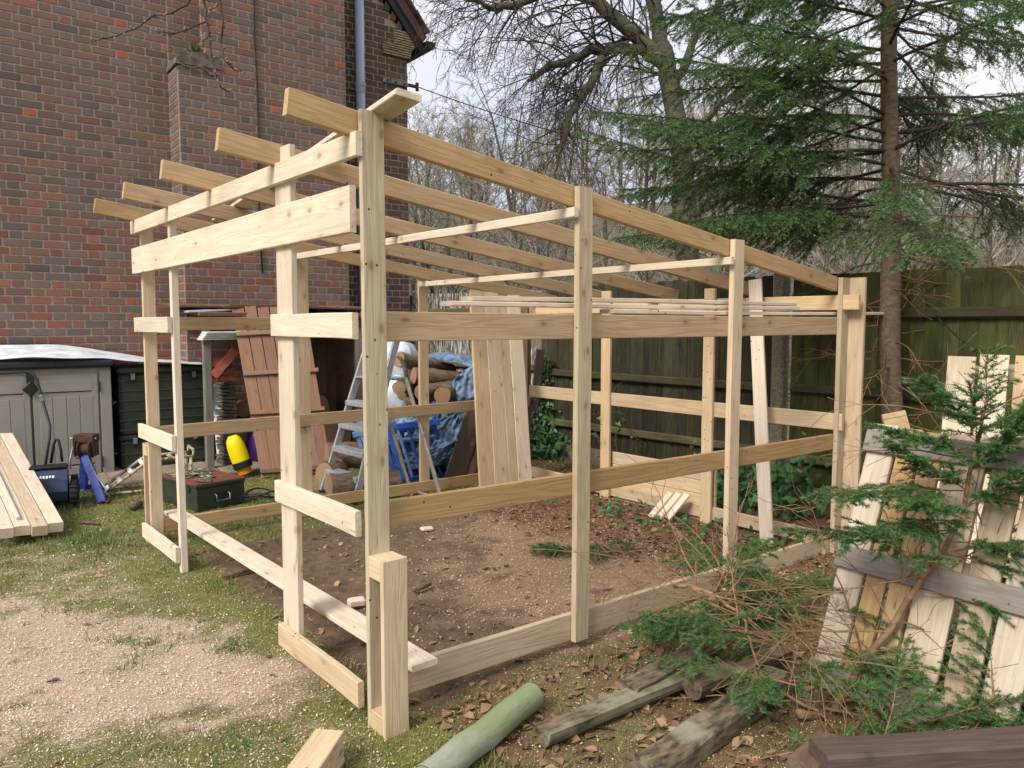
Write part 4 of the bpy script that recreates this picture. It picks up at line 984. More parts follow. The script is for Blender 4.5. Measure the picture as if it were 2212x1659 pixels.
# ------------------------------------------------------------------ timber lying in the foreground
def leg_offcut():
    t = thing('timber_offcut', 'short pale offcut of two planks and a block at the bottom edge', 'offcut', gnd(690, 1640))
    o = t.location.copy(); A, B = gnd(712, 1583, 0.10) - o, gnd(600, 1745, 0.10) - o
    ax = (B-A).normalized(); sd = Vector((-ax.y, ax.x, 0)); sd = sd if sd.x > 0 else -sd
    plank('plank', A - sd*0.0, B, 0.10, 0.022, sd, 'pine', t); plank('plank', A + Vector((0, 0, -0.088)) + sd*0.0, B + Vector((0, 0, -0.088)), 0.10, 0.022, sd, 'pine', t)
    plank('block', A + Vector((0, 0, -0.044)) + ax*0.001, A + ax*0.09 + Vector((0, 0, -0.044)), 0.096, 0.064, sd, 'pine', t, seg=1)
leg_offcut()
def log(name, label, cat, A, B, r0, r1, mat='bark_log', seed=1, group=None, n=14, jit=0.05, ends='cut'):
    """a round log: bark surface with sawn ends as parts"""
    A, B = Vector(A), Vector(B); t = thing(name, label, cat, (A+B)/2, group=group); c = (A+B)/2
    m, ln = frame(A, B, (0, 0, 1) if abs((B-A).normalized().z) < 0.9 else (1, 0, 0)); m.translation = (0, 0, 0)
    rg = random.Random(seed); k = 6
    pts = [Vector((-ln/2 + ln*i/k, rg.uniform(-1, 1)*r0*0.08 if 0 < i < k else 0, rg.uniform(-1, 1)*r0*0.08 if 0 < i < k else 0)) for i in range(k+1)]
    V, F = tube_vf(pts, [r0 + (r1-r0)*i/k for i in range(k+1)], n, cap=False, jit=jit, rg=rg)
    mk('bark', V, F, mat, t, m, smooth=True)
    for e, rr, x in ((0, r0, -ln/2), (1, r1, ln/2)):
        ring = V[:n] if e == 0 else V[-n:]
        W = [Vector((v.x + (-0.001 if e == 0 else 0.001), v.y*0.97, v.z*0.97)) for v in ring] + [Vector((x + (-0.004 if e == 0 else 0.004), 0, 0))]
        mk('sawn_end', W, [(i, (i+1) % n, n) for i in range(n)], ends, t, m)
    return t
a, b = gnd(1150, 1503, 0.05), gnd(918, 1690, 0.05)
log('round_post', 'round green algae covered post lying near the shed corner', 'post', a, b, 0.050, 0.052, 'green_post', 3, n=18, jit=0.015, ends='green_post')
def half_post(label, A, B, w, h, seed):
    """split half-round post, flat face up"""
    A, B = Vector(A), Vector(B); m, ln = frame(A, B, (0, 0, 1)); r = random.Random(seed); V, F = [], []; n = 9; k = 6
    for i in range(k+1):
        x = -ln/2 + ln*i/k
        V += [Vector((x, -w/2*math.cos(math.pi*j/(n-1))*r.uniform(.95, 1.04), (-h*math.sin(math.pi*j/(n-1)) if 0 < j < n-1 else 0) + h/2 + r.uniform(-.003, .003))) for j in range(n)]
    for i in range(k):
        for j in range(n): F.append((i*n+j, i*n+(j+1) % n, (i+1)*n+(j+1) % n, (i+1)*n+j))
    F += [tuple(range(n-1, -1, -1)), tuple(k*n+j for j in range(n))]
    o = mk('split_post', V, F, 'lichen_post', None, m); tag(o, label, 'post', 'split lichen covered posts')
half_post('short split post with a pale sawn end, uppermost by the cut branches', gnd(1358, 1500, 0.045), gnd(1540, 1400, 0.05), 0.095, 0.075, 1)
half_post('long split post with torn end lying lengthwise on the soil', gnd(1172, 1595, 0.035), gnd(1530, 1447, 0.035), 0.085, 0.062, 2)
half_post('stubby split post half buried under spruce twigs', gnd(1495, 1492, 0.04), gnd(1690, 1415, 0.04), 0.105, 0.075, 3)
def sleeper():
    A, B = gnd(1395, 1672, 0.043), gnd(1680, 1465, 0.043); o = plank('lichen_beam', A, B, 0.12, 0.085, (0.8, -0.5, 0), 'lichen_post', None, seg=6, warp=0.01, cham=0.012); tag(o, 'thick lichen blotched beam in front of the cut branches', 'beam')
sleeper()
def brown_beam():
    A, B = gnd(1765, 1680, 0.10), gnd(2500, 1622, 0.10); o = plank('brown_beam', A, B, 0.11, 0.19, (0.1, 1, 0), 'beam_red', None, seg=6, warp=0.004, cham=0.008); tag(o, 'dark red brown beam lying in the bottom right corner', 'beam')
    o2 = plank('beam_stub', gnd(1735, 1690, 0.08), gnd(1795, 1632, 0.08), 0.10, 0.14, (1, 0.3, 0), 'old_brown', None, seg=2, cham=0.01); tag(o2, 'short weathered beam stub against the dark red brown beam', 'beam')
brown_beam()
for lb, A, B, rr in (('thick twig on the bare soil inside the frame', gnd(893, 1275, .012), gnd(930, 1262, .012), .011), ('forked twig under the flat front plank', gnd(482, 1245, .012), gnd(570, 1222, .012), .013), ('grey stone like stump on the grass by the left post', gnd(283, 1095, .03), gnd(303, 1088, .03), .03), ('bent stick on the grass near the timber pile', gnd(170, 1128, .012), gnd(215, 1132, .012), .010)):
    o = tube('stick', [A, A.lerp(B, .5) + Vector((0.01, 0, .004)), B], [rr, rr*1.1, rr*.8], 'stick', n=7); tag(o, lb, 'stick')
for lb, q, z in (('small chunk of split wood beside the near post', (770, 1300), .04), ('pale chip of wood on the sawdust in the frame', (922, 1142), .025)):
    p = gnd(*q, z/2); o = box('wood_chunk', p, (0.09, 0.05, z), 'pine_white', rot=(0.1, .05, .5), cham=0.008); tag(o, lb, 'chunk')

# ------------------------------------------------------------------ things along the house
W4 = Matrix((WU, WN, Vector((0, 0, 1)))).transposed().to_4x4()      # local x along the wall, y out of it
def at_wall(t, off, z): m = W4.copy(); m.translation = wall(t, off, z); return m
def thing_w(name, label, cat, t, off, z=0.0, group=None, turn=0.0):
    o = thing(name, label, cat, group=group); o.matrix_world = at_wall(t, off, z) @ Matrix.Rotation(turn, 4, 'Z'); return o
def lbox(name, c, size, mat, parent, rot=(0, 0, 0), cham=0.004): return box(name, c, size, mat, parent, rot, cham)
# storage box (local: x along the wall, y towards the garden, front face at y = 0)
def storage_box():
    t = thing_w('garden_storage_box', 'grey plastic garden storage box with double doors against the house', 'storage box', 0.14, 0.62, 0.0)
    w, d, h = 1.32, 0.58, 1.04
    lbox('body', (0, -d/2, h/2), (w, d, h), 'box_grey', t, cham=0.012)
    for s in (-1, 1):
        dr = lbox('door', (s*0.275, 0.012, 0.50), (0.535, 0.024, 0.96), 'box_grey', t, cham=0.006)
        for k in range(4): lbox('door_board', (-0.165+k*0.11, 0.014, -0.05), (0.104, 0.010, 0.64), 'box_grey', dr, cham=0.004)
        lbox('door_board', (0.0, 0.014, 0.372), (0.435, 0.010, 0.105), 'box_grey', dr, cham=0.004); lbox('door_board', (0.0, 0.014, -0.425), (0.435, 0.010, 0.075), 'box_grey', dr, cham=0.004)
        for x in (-0.225, 0.225): lbox('door_stile', (x*1.06, 0.013, 0), (0.05, 0.008, 0.95), 'box_grey', dr, cham=0.003)
        for y in (0.315, -0.375): lbox('groove', (0, 0.0125, y), (0.43, 0.004, 0.010), 'groove', dr, cham=0.001)
        for z in (0.36, -0.36): mk('hinge', *tube_vf([(s*0.272, 0.02, z-0.045), (s*0.272, 0.02, z+0.045)], 0.011, 8), 'groove', dr)
        lbox('pillar', (s*0.605, 0.012, 0.51), (0.098, 0.03, 1.0), 'box_grey', t, cham=0.006)
    lbox('centre_gap', (0, 0.0235, 0.5), (0.006, 0.006, 0.95), 'groove', t, cham=0.001)
    lid = lbox('lid', (0, -d/2 + 0.02, h + 0.035), (w+0.05, d+0.10, 0.07), 'box_lid', t, cham=0.02)
    la = lbox('latch', (-0.005, 0.045, 0.86), (0.10, 0.025, 0.10), 'black', t, rot=(0, math.pi/4, 0), cham=0.008)
    lbox('latch_strap', (-0.005, 0.04, 0.955), (0.06, 0.02, 0.10), 'box_lid', t)
storage_box()
def corrugated():
    V, F = [], []; nx, ny = 60, 10; x0, x1 = -0.95, 1.70
    for j in range(ny+1):
        for i in range(nx+1):
            f = i/nx; x = x0 + (x1-x0)*f; y = 0.03 - 0.62*j/ny
            g = j/ny; sag = math.exp(-((x-0.15)/0.75)**2)
            z = 1.090 + 0.055*sag + g*(0.055 + 0.05*sag)*max(0, 1 - max(0, x-0.7)/0.9) - 0.055*max(0, x-0.75) + 0.005*math.sin(11*x + 3*g) + 0.004*math.sin(2*math.pi*g*7)
            V.append((x, y + 0.02*math.sin(5*x), max(z, 1.035 if x > 0.84 else 1.085)))
    n = len(V); V += [(x, y, z-0.004) for x, y, z in V]
    for j in range(ny):
        for i in range(nx):
            a = j*(nx+1)+i; F.append((a, a+nx+1, a+nx+2, a+1)); F.append((a+n, a+1+n, a+nx+2+n, a+nx+1+n))
    for i in range(nx): F.append((i, i+1, i+1+n, i+n))
    for j in range(ny): a = j*(nx+1)+nx; F.append((a, a+nx+1, a+nx+1+n, a+n))
    o = mk('corrugated_sheet', V, F, 'sheet', None, at_wall(0.0, 0.66, 0.0), smooth=True); tag(o, 'white wavy roofing sheet lying over the storage box', 'roofing sheet')
corrugated()
def trunk(label, z, h, t0, t1, seed):
    t = thing_w('military_trunk', label, 'trunk', (t0+t1)/2, 0.60, z, 'stacked dark green trunks'); w, d = t1-t0, 0.50
    lbox('body', (0, -d/2, h*0.46), (w, d, h*0.92), 'army', t, cham=0.03)
    n = max(2, int(h/0.10))
    for k in range(n): zz = 0.06 + (h*0.80-0.06)*k/max(1, n-1); lbox('rib', (0, -d/2, zz), (w+0.014, d+0.014, 0.016), 'army', t, cham=0.006)
    lid = lbox('lid', (0, -d/2, h*0.955), (w+0.02, d+0.02, h*0.09 if h > .5 else 0.05), 'army', t, cham=0.015)
    for x in (-w*0.36, w*0.30): lt = lbox('latch', (x, 0.014, h*0.87), (0.055, 0.026, 0.10), 'army_dk', t, cham=0.006); lbox('clip', (0, 0.014, 0.0), (0.035, 0.012, 0.06), 'galv', lt, cham=0.003)
    for x in (-w*0.5, w*0.5): lbox('corner', (x*0.985, -0.02, h*0.955), (0.05, 0.06, 0.06), 'army_dk', t, cham=0.015)
    hd = mk('handle', *tube_vf([(-w/2-0.004, -0.16, h*0.5), (-w/2-0.03, -0.16, h*0.47), (-w/2-0.03, -0.30, h*0.47), (-w/2-0.004, -0.30, h*0.5)], 0.008, 6), 'galv', t)
trunk('lower dark green metal trunk, under the taller one', 0.0, 0.345, 0.87, 1.73, 1)
trunk('tall ribbed dark green metal trunk stacked on a lower one', 0.3455, 0.675, 0.87, 1.73, 2)
def ramp():
    A = gnd(222, 1072); B = gnd(430, 1050); d = (B-A); d.z = 0; ln = d.length; ang = math.atan2(d.y, d.x)
    t = thing('car_ramp', 'rusty cream metal ramp in front of the dark green trunks', 'ramp', A, ang)
    hgt = 0.27
    for y in (0.0, 0.26):
        tube('side_rail', [(0, y, 0.01), (0.36, y, hgt), (0.72, y, hgt+0.005)], 0.014, 'rust_cream', t, n=6); tube('base_rail', [(0, y, 0.012), (0.78, y, 0.012)], 0.012, 'rust_cream', t, n=6)
        for x in (0.38, 0.70): tube('leg', [(x, y, 0.0), (x, y, hgt)], 0.014, 'rust_cream', t, n=6)
    for k in range(4): f = (k+0.5)/4; plank('rung', (0.36*f, 0.0, hgt*f+0.004), (0.36*f, 0.26, hgt*f+0.004), 0.035, 0.006, (0.36, 0, hgt), 'white', t, seg=1)
    for k in range(3): plank('rung', (0.44+k*0.10, 0, hgt+0.012), (0.44+k*0.10, 0.26, hgt+0.012), 0.04, 0.006, (1, 0, 0), 'rust_cream', t, seg=1)
    plank('stop_bar', (0.725, 0.0, hgt+0.06), (0.725, 0.26, hgt+0.06), 0.02, 0.02, (1, 0, 0), 'rust_cream', t, seg=1)
    for y in (0, 0.26): tube('stop_post', [(0.72, y, hgt), (0.725, y, hgt+0.065)], 0.011, 'rust_cream', t, n=6)
ramp()
def chest():
    P = gnd(425, 1107); ang = math.atan2(0.304, 0.257)
    t = thing('metal_chest', 'low dark green metal chest with peeling lid on the grass', 'chest', P, ang); w, d, h = 0.41, 0.62, 0.215
    lbox('body', (w/2, d/2, h*0.42), (w, d, h*0.84), 'army', t, cham=0.008); lbox('lid_rim', (w/2, d/2, h*0.90), (w+0.010, d+0.010, h*0.12), 'army', t, cham=0.004); lid = lbox('lid', (w/2, d/2, h*0.975), (w+0.004, d+0.004, h*0.05), 'rust_red', t, cham=0.003)
    r = random.Random(5)
    for k in range(11):      # curling flakes of the old camouflage paint
        V, F = [], []; cx, cy = r.uniform(-0.14, 0.12), r.uniform(-0.22, 0.2); n = 9; rad = r.uniform(0.05, 0.12)
        V = [(cx, cy, 0.008)] + [(cx + rad*r.uniform(.6, 1.1)*math.cos(2*math.pi*j/n), cy + rad*1.2*r.uniform(.6, 1.1)*math.sin(2*math.pi*j/n), 0.007 + r.uniform(0, .016)) for j in range(n)]
        mk('paint_flake', V, [(0, 1+j, 1+(j+1) % n) for j in range(n)], 'camo', lid)
    pl = lbox('handle_plate', (w/2, -0.004, h*0.46), (0.13, 0.008, 0.07), 'army_dk', t)
    mk('handle', *tube_vf([(-0.055, -0.004, 0.02), (-0.055, -0.028, 0.012), (-0.055, -0.03, -0.03), (0.055, -0.03, -0.03), (0.055, -0.028, 0.012), (0.055, -0.004, 0.02)], 0.006, 7), 'galv', pl, smooth=True)
    lbox('hasp', (-0.006, 0.10, h*0.78), (0.012, 0.03, 0.06), 'army_dk', t)
chest()
def hose():
    c = gnd(545, 1078, 0.02); pts = [c + Vector((0.14*math.cos(a) + 0.01*a, 0.10*math.sin(a), 0.006*a + 0.02*math.sin(a*1.7))) for a in np.linspace(0, 4*math.pi, 40)]
    o = tube('hose', pts, 0.008, 'black', n=6); tag(o, 'coiled black hose on the grass behind the metal chest', 'hose')
hose()
def sprayer():
    A = gnd(531, 1024, 0.02); B = A + (at(500, 938, A.y) - A)*1.0; d = (B-A); ln = d.length
    t = thing('pressure_sprayer', 'bright yellow pressure sprayer bottle leaning by the brown panel', 'sprayer', A); t.matrix_world = align(A, B)
    mk('tank', *lathe_vf([(0.066, 0.05), (0.080, 0.075), (0.084, 0.12), (0.086, ln*0.55), (0.082, ln*0.72), (0.070, ln*0.86), (0.045, ln*0.95), (0.03, ln*0.97)], 24), 'yellow', t, smooth=True)
    mk('base', *lathe_vf([(0.058, 0.0), (0.066, 0.006), (0.067, 0.05)], 24), 'orange', t); mk('ring', *lathe_vf([(0.083, 0.062), (0.089, 0.068), (0.089, 0.125), (0.087, 0.13)], 24), 'black', t)
    mk('cap', *lathe_vf([(0.03, ln*0.965), (0.034, ln*0.97), (0.034, ln*1.03), (0.02, ln*1.05), (0.012, ln*1.16), (0.035, ln*1.17), (0.035, ln*1.20)], 16), 'black', t)
    tube('strap', [(-0.03, -0.03, ln*0.98), (-0.085, -0.04, ln*0.85), (-0.115, -0.03, ln*0.6), (-0.10, -0.02, ln*0.35), (-0.095, -0.03, 0.1)], 0.007, 'black', t, n=6)
sprayer()
o = None
def sack_blob(name, label, cat, c, size, mat, seed, fold=0.12, group=None):
    r = np.random.default_rng(seed); n, k = 22, 14; V, F = [], []
    ph = r.uniform(0, 6, 6)
    for i in range(k+1):
        th = math.pi*i/k
        for j in range(n):
            a = 2*math.pi*j/n; f = 1 + fold*math.sin(5*a+ph[0]+2*th) * math.sin(3*th+ph[1]) + fold*0.6*math.sin(9*a+ph[2]-3*th)
            q = 0.75
            sx = math.copysign(abs(math.sin(th)*math.cos(a))**q, math.cos(a)); sy = math.copysign(abs(math.sin(th)*math.sin(a))**q, math.sin(a)); sz = math.copysign(abs(math.cos(th))**q, math.cos(th))
            V.append((sx*size[0]*f, sy*size[1]*f, (sz + 1)*size[2]*(1 + 0.3*(f-1))))
    for i in range(k):
        for j in range(n): F.append((i*n+j, (i+1)*n+j, (i+1)*n+(j+1) % n, i*n+(j+1) % n))
    o = mk(name, V, F, mat, None, Matrix.Translation(Vector(c)), smooth=True); return tag(o, label, cat, group)
sack_blob('plastic_bag', 'crumpled purple plastic bag behind the yellow sprayer', 'bag', gnd(556, 1000), (0.10, 0.06, 0.16), 'purple', 1, 0.2)
# brown boarded panel
def panel():
    BL, BRr = gnd(565, 1033, 0.0), gnd(717, 1022, 0.0); TL, TR = at(500, 668, 7.60), at(660, 660, 7.86)
    t = thing('boarded_panel', 'leaning brown stained panel of upright boards with four battens', 'panel', BL); o = BL
    up = ((TL-BL)+(TR-BRr))/2; n_ = (BRr-BL).cross(up).normalized(); n_ = n_ if n_.y < 0 else -n_; nb = 6
    r = random.Random(8)
    for k in range(nb):
        f = (k+0.5)/nb; A = BL.lerp(BRr, f) - o; B = TL.lerp(TR, f) - o
        ww = (BRr-BL).length/nb; plank('board', A + up.normalized()*r.uniform(0, .02), B + up.normalized()*r.uniform(-.01, .03), ww*1.04 - 0.004, 0.018, (BRr-BL), 'stain_brown', t, seg=2)
    for f in (0.16, 0.40, 0.63, 0.965):
        a = BL.lerp(TL, 1-f) - o - (BRr-BL).normalized()*0.0; b = BRr.lerp(TR, 1-f) - o + (BRr-BL).normalized()*0.02
        plank('batten', a + n_*0.024, b + n_*0.024, 0.042, 0.028, up, 'stain_brown' if f < .9 else 'old_brown', t, seg=3)
panel()
# open log store against the house
def log_store():
    t = thing_w('log_store', 'dark open fronted log store built against the brick wall', 'log store', 2.4, 1.02, 0.0)
    x0, x1, d, h = -0.82, 0.80, 0.95, 1.40
    for x in (x0, x1): plank('post', (x, 0, 0), (x, 0, h), 0.07, 0.07, (1, 0, 0), 'pallet_grey', t)
    lbox('lintel', ((x0+x1)/2, 0.0, h+0.05), (x1-x0+0.14, 0.05, 0.10), 'old_brown', t)
    roof = lbox('roof', ((x0+x1)/2, -d/2+0.05, h+0.17), (x1-x0+0.16, d+0.10, 0.035), 'old_brown', t, rot=(-0.06, 0, 0))
    for k in range(5): plank('roof_board', (x0-0.05+k*0.42, 0.03, h+0.215), (x0-0.05+k*0.42, -d+0.1, h+0.26), 0.40, 0.018, (1, 0, 0), 'old_brown', t, seg=1)
    for sx in (x1,):
        for k in range(9): plank('side_board', (sx, -0.06, 0.09+k*0.158), (sx, -d+0.08, 0.09+k*0.158), 0.155, 0.018, (0, 0, 1), 'old_brown', t, seg=1)
    for k in range(7): plank('blackout_board', (0.0 + k*0.125, -0.605, 0.0), (0.0 + k*0.125, -0.605, h+0.1), 0.12, 0.018, (1, 0, 0), 'old_brown', t, seg=1)  # dark boards added over the brickwork to make the inside look black
    lbox('edge_board', (-0.14, 0.05, h+0.225), (0.92, 0.03, 0.035), 'old_brown', t)
    lbox('shelf', (x0+0.22, -0.3, h-0.10), (0.44, 0.6, 0.02), 'old_brown', t)
log_store()
for k, (x, y, z, r0, lb) in enumerate(((0.42, -0.28, 0.52, 0.15, 'big round log end in the dark log store, upper'), (0.60, -0.20, 0.20, 0.19, 'pale split log lying low in the dark log store'), (0.18, -0.34, 0.17, 0.16, 'bark covered log at the bottom of the dark log store'), (-0.38, -0.30, 0.55, 0.085, 'small round log end between the post and the brown panel'), (-0.35, -0.35, 0.30, 0.14, 'dim log behind the brown panel in the store'), (0.2, -0.4, 0.46, 0.13, 'dim log on top of the others in the store'))):
    P = wall(2.4+x, 1.02+y, z); log('log', lb, 'log', P, P - WN*0.45 + WU*0.05, r0, r0*0.95, 'bark_log', 20+k, 'logs in the dark store')
# white cladding boards and tiles at the left of the store
for k in range(4):
    a = wall(1.50+0.01*k, 1.10+0.02*k, 1.30+k*0.021); o = plank('cladding_strip', a, a + WU*0.62 - WN*0.1, 0.12, 0.018, (WN.x, WN.y, 0), 'white', None, seg=1)
    tag(o, ['lowest of four white plastic cladding strips above the red tiles', 'second lowest of four white plastic cladding strips above the red tiles', 'second from top of four white plastic cladding strips above the red tiles', 'topmost of four white plastic cladding strips above the red tiles'][k], 'cladding strip', 'white cladding strips')
o = plank('cladding_strip', wall(1.40, 1.02, 1.565), wall(2.1, 0.95, 1.60), 0.10, 0.02, (WN.x, WN.y, 0), 'white', None, seg=1); tag(o, 'white cladding strip lying on the log store roof', 'cladding strip')
def tiles():
    st = thing_w('tile_stack', 'tall stack of grey slates edge on beside the dark green trunk', 'tile stack', 1.80, 0.95); r = random.Random(4)
    for k in range(24): lbox('slate', (r.uniform(-.015, .015), -0.10, 0.02+k*0.036), (0.14, 0.24, 0.026), 'slate', st, rot=(0, 0.12*(-1)**k*0.4 + 0.08, r.uniform(-.1, .1)), cham=0.003)
    for k, (dx, z, ry, lb) in enumerate(((-0.10, 0.925, 0.02, 'lower red clay tile lying on the slate stack'), (-0.11, 0.99, -0.02, 'middle red clay tile lying on the slate stack'), (-0.12, 1.07, 0.03, 'upper red clay tile on the slate stack'))):
        o = lbox('clay_tile', wall(1.80+dx, 1.02, z), (0.27, 0.03, 0.105), 'tile_red', None, rot=(-0.35, ry, WANG)); tag(o, lb, 'tile', 'red clay tiles')
    o = lbox('clay_tile', wall(1.74, 1.06, 1.06), (0.34, 0.025, 0.09), 'tile_red', None, rot=(-0.3, -0.85, WANG)); tag(o, 'slanting red clay tile leaning across the others', 'tile', 'red clay tiles')
tiles()
def white_board():
    A = gnd(481, 1003, 0.0); B = at(464, 812, A.y + 0.25); t = thing('white_board', 'narrow white board leaning between the trunk and the slates', 'board', A)
    bd = plank('board', Vector((0, 0, 0)), B-A, 0.095, 0.012, (1, 0.2, 0), 'white', t); m, ln = frame(A, B, (1, 0.2, 0))
    V = [(-ln*0.30 + 0.045*math.cos(a), -0.0075 if True else 0, 0.01 + 0.03*math.sin(a)) for a in np.linspace(0, 2*math.pi, 16, endpoint=False)]
    mk('orange_mark', V, [tuple(range(16))], 'orange', bd); mk('orange_mark', [(x, 0.0075, z) for x, y, z in V], [tuple(range(15, -1, -1))], 'orange', bd)
white_board()

# ------------------------------------------------------------------ mower and winch post
def mower():
    P = gnd(110, 1100, 0.0); t = thing('lawn_scarifier', 'dark blue lawn scarifier with folding handle beside the timbers', 'mower', P, R(28))
    # local x to the right along the body, y away
    prof = [(-0.02, 0.05), (-0.05, 0.14), (-0.03, 0.23), (0.06, 0.30), (0.20, 0.31), (0.30, 0.24), (0.32, 0.08), (0.28, 0.05)]; n = len(prof)
    V = [(x, y, z) for x in (-0.14, 0.12) for y, z in prof]; F = [tuple(range(n)), tuple(reversed(range(n, 2*n)))] + [(i, i+n, (i+1) % n+n, (i+1) % n) for i in range(n)]
    mk('body', V, F, 'mower', t); lbox('skirt', (-0.01, 0.0, 0.13), (0.27, 0.06, 0.17), 'black', t, cham=0.02); lbox('top_edge', (-0.01, 0.12, 0.318), (0.26, 0.14, 0.02), 'black', t, cham=0.006)
    for x, y in ((0.16, 0.02), (0.16, 0.27), (-0.18, 0.02), (-0.18, 0.27)):
        tw = mk('wheel', *xf(lathe_vf([(0.03, -0.028), (0.085, -0.028), (0.098, -0.018), (0.102, 0), (0.098, 0.018), (0.085, 0.028), (0.03, 0.028)], 22), Matrix.Translation((x, y, 0.10)) @ Matrix.Rotation(math.pi/2, 4, 'Y')), 'rubber', t)
        pr = []
        for k in range(16):
            a = 2*math.pi*k/16; pr.append(xf(box_vf(0.05, 0.018, 0.012, 0.002), Matrix.Translation((x, y + 0.104*math.cos(a), 0.10 + 0.104*math.sin(a))) @ Matrix.Rotation(a - math.pi/2, 4, 'X')))
        mk('tread', *join_vf(pr), 'rubber', tw)
        mk('hub', *xf(lathe_vf([(0.035, -0.031), (0.03, -0.034), (0.03, 0.034), (0.035, 0.031)], 12), Matrix.Translation((x, y, 0.10)) @ Matrix.Rotation(math.pi/2, 4, 'Y')), 'black', tw)
    lr = random.Random(6)
    for k in range(8): box('maker_mark', (-0.12 + k*0.021, -0.0365 + 0.0, 0.262 + lr.uniform(-.003, .003)), (0.015, 0.004, 0.018 + lr.uniform(-.004, .006)), 'white', t, rot=(-0.62, 0, 0), cham=0.001)
    T = Matrix.Translation(P) @ Matrix.Rotation(R(28), 4, 'Z'); iv = T.inverted()
    hp = [iv @ at(u, v, y) for u, v, y in ((98, 1005, 6.05), (107, 945, 6.15), (108, 920, 6.2), (92, 865, 6.3), (80, 822, 6.35), (72, 808, 6.35), (60, 803, 6.35), (20, 806, 6.3), (-40, 808, 6.2), (-80, 815, 6.1))]
    tube('handle', hp, 0.011, 'black', t, n=8); j = iv @ at(91, 862, 6.3); lbox('handle_joint', j, (0.03, 0.03, 0.07), 'galv', t, rot=(0, -0.3, 0))
    tube('rear_bar', [iv @ at(u, v, 6.1) for u, v in ((110, 1000), (116, 960), (120, 948), (126, 950), (132, 975), (134, 997))], 0.011, 'black', t, n=8)
mower()
def winch():
    F0 = gnd(222, 1086); T0 = at(184, 985, F0.y + 0.30); t = thing('winch_post', 'blue steel winch post with rusty cable drum standing by the storage box', 'winch', F0); o = F0
    TT = T0 - o
    plank('front_leg', Vector((0, 0, 0.0)), TT + Vector((0, 0, 0.0)), 0.065, 0.05, (1, 0, 0), 'blue_winch', t); B0 = gnd(170, 1062) - o
    plank('rear_leg', Vector((B0.x+0.04, B0.y, 0.0)), TT + Vector((-0.02, 0.03, -0.02)), 0.06, 0.05, (1, 0, 0), 'blue_winch', t); plank('foot_bar', Vector((B0.x-0.12, B0.y+0.0, 0.03)), Vector((B0.x+0.18, B0.y+0.02, 0.03)), 0.06, 0.05, (0, 0, 1), 'blue_winch', t)
    c = TT + Vector((0.0, 0.0, 0.10)); hs = lbox('winch_frame', c + Vector((0, 0.03, 0.05)), (0.17, 0.11, 0.07), 'rust', t, cham=0.006)
    for s in (-1, 1): lbox('side_plate', (s*0.08, -0.01, -0.07), (0.008, 0.10, 0.16), 'rust', hs)
    dr = mk('drum', *xf(lathe_vf([(0.075, -0.05), (0.075, -0.042), (0.045, -0.04), (0.05, 0), (0.045, 0.04), (0.075, 0.042), (0.075, 0.05)], 20), Matrix.Translation((0.015, -0.03, -0.09)) @ Matrix.Rotation(math.pi/2, 4, 'Y')), 'rust', hs)
    pr = [xf(box_vf(0.012, 0.012, 0.014, 0.002), Matrix.Translation((-0.048, -0.03 + 0.080*math.cos(2*math.pi*k/18), -0.09 + 0.080*math.sin(2*math.pi*k/18))) @ Matrix.Rotation(2*math.pi*k/18, 4, 'X')) for k in range(18)]
    mk('gear_teeth', *join_vf(pr), 'rust', dr); mk('axle', *tube_vf([(-0.12, -0.03, 0.0), (0.10, -0.03, 0.0)], 0.009, 8), 'galv', hs)
    tube('cable', [c + Vector((0.05, -0.05, -0.1)), TT*0.6 + Vector((0.05, -0.03, 0)), Vector((0.045, -0.03, 0.12)), Vector((0.03, -0.02, 0.05))], 0.006, 'galv', t, n=5); tube('crank', [c + Vector((-0.10, 0, -0.02)), c + Vector((-0.115, -0.03, -0.14)), c + Vector((-0.10, -0.05, -0.2))], 0.008, 'galv', t, n=6)
    tube('hook', [Vector((0.03, -0.02, 0.09)), Vector((0.07, -0.03, 0.075)), Vector((0.085, -0.03, 0.04)), Vector((0.06, -0.03, 0.012)), Vector((0.02, -0.02, 0.02))], [0.010, 0.013, 0.013, 0.011, 0.006], 'rust', t, n=7)
winch()

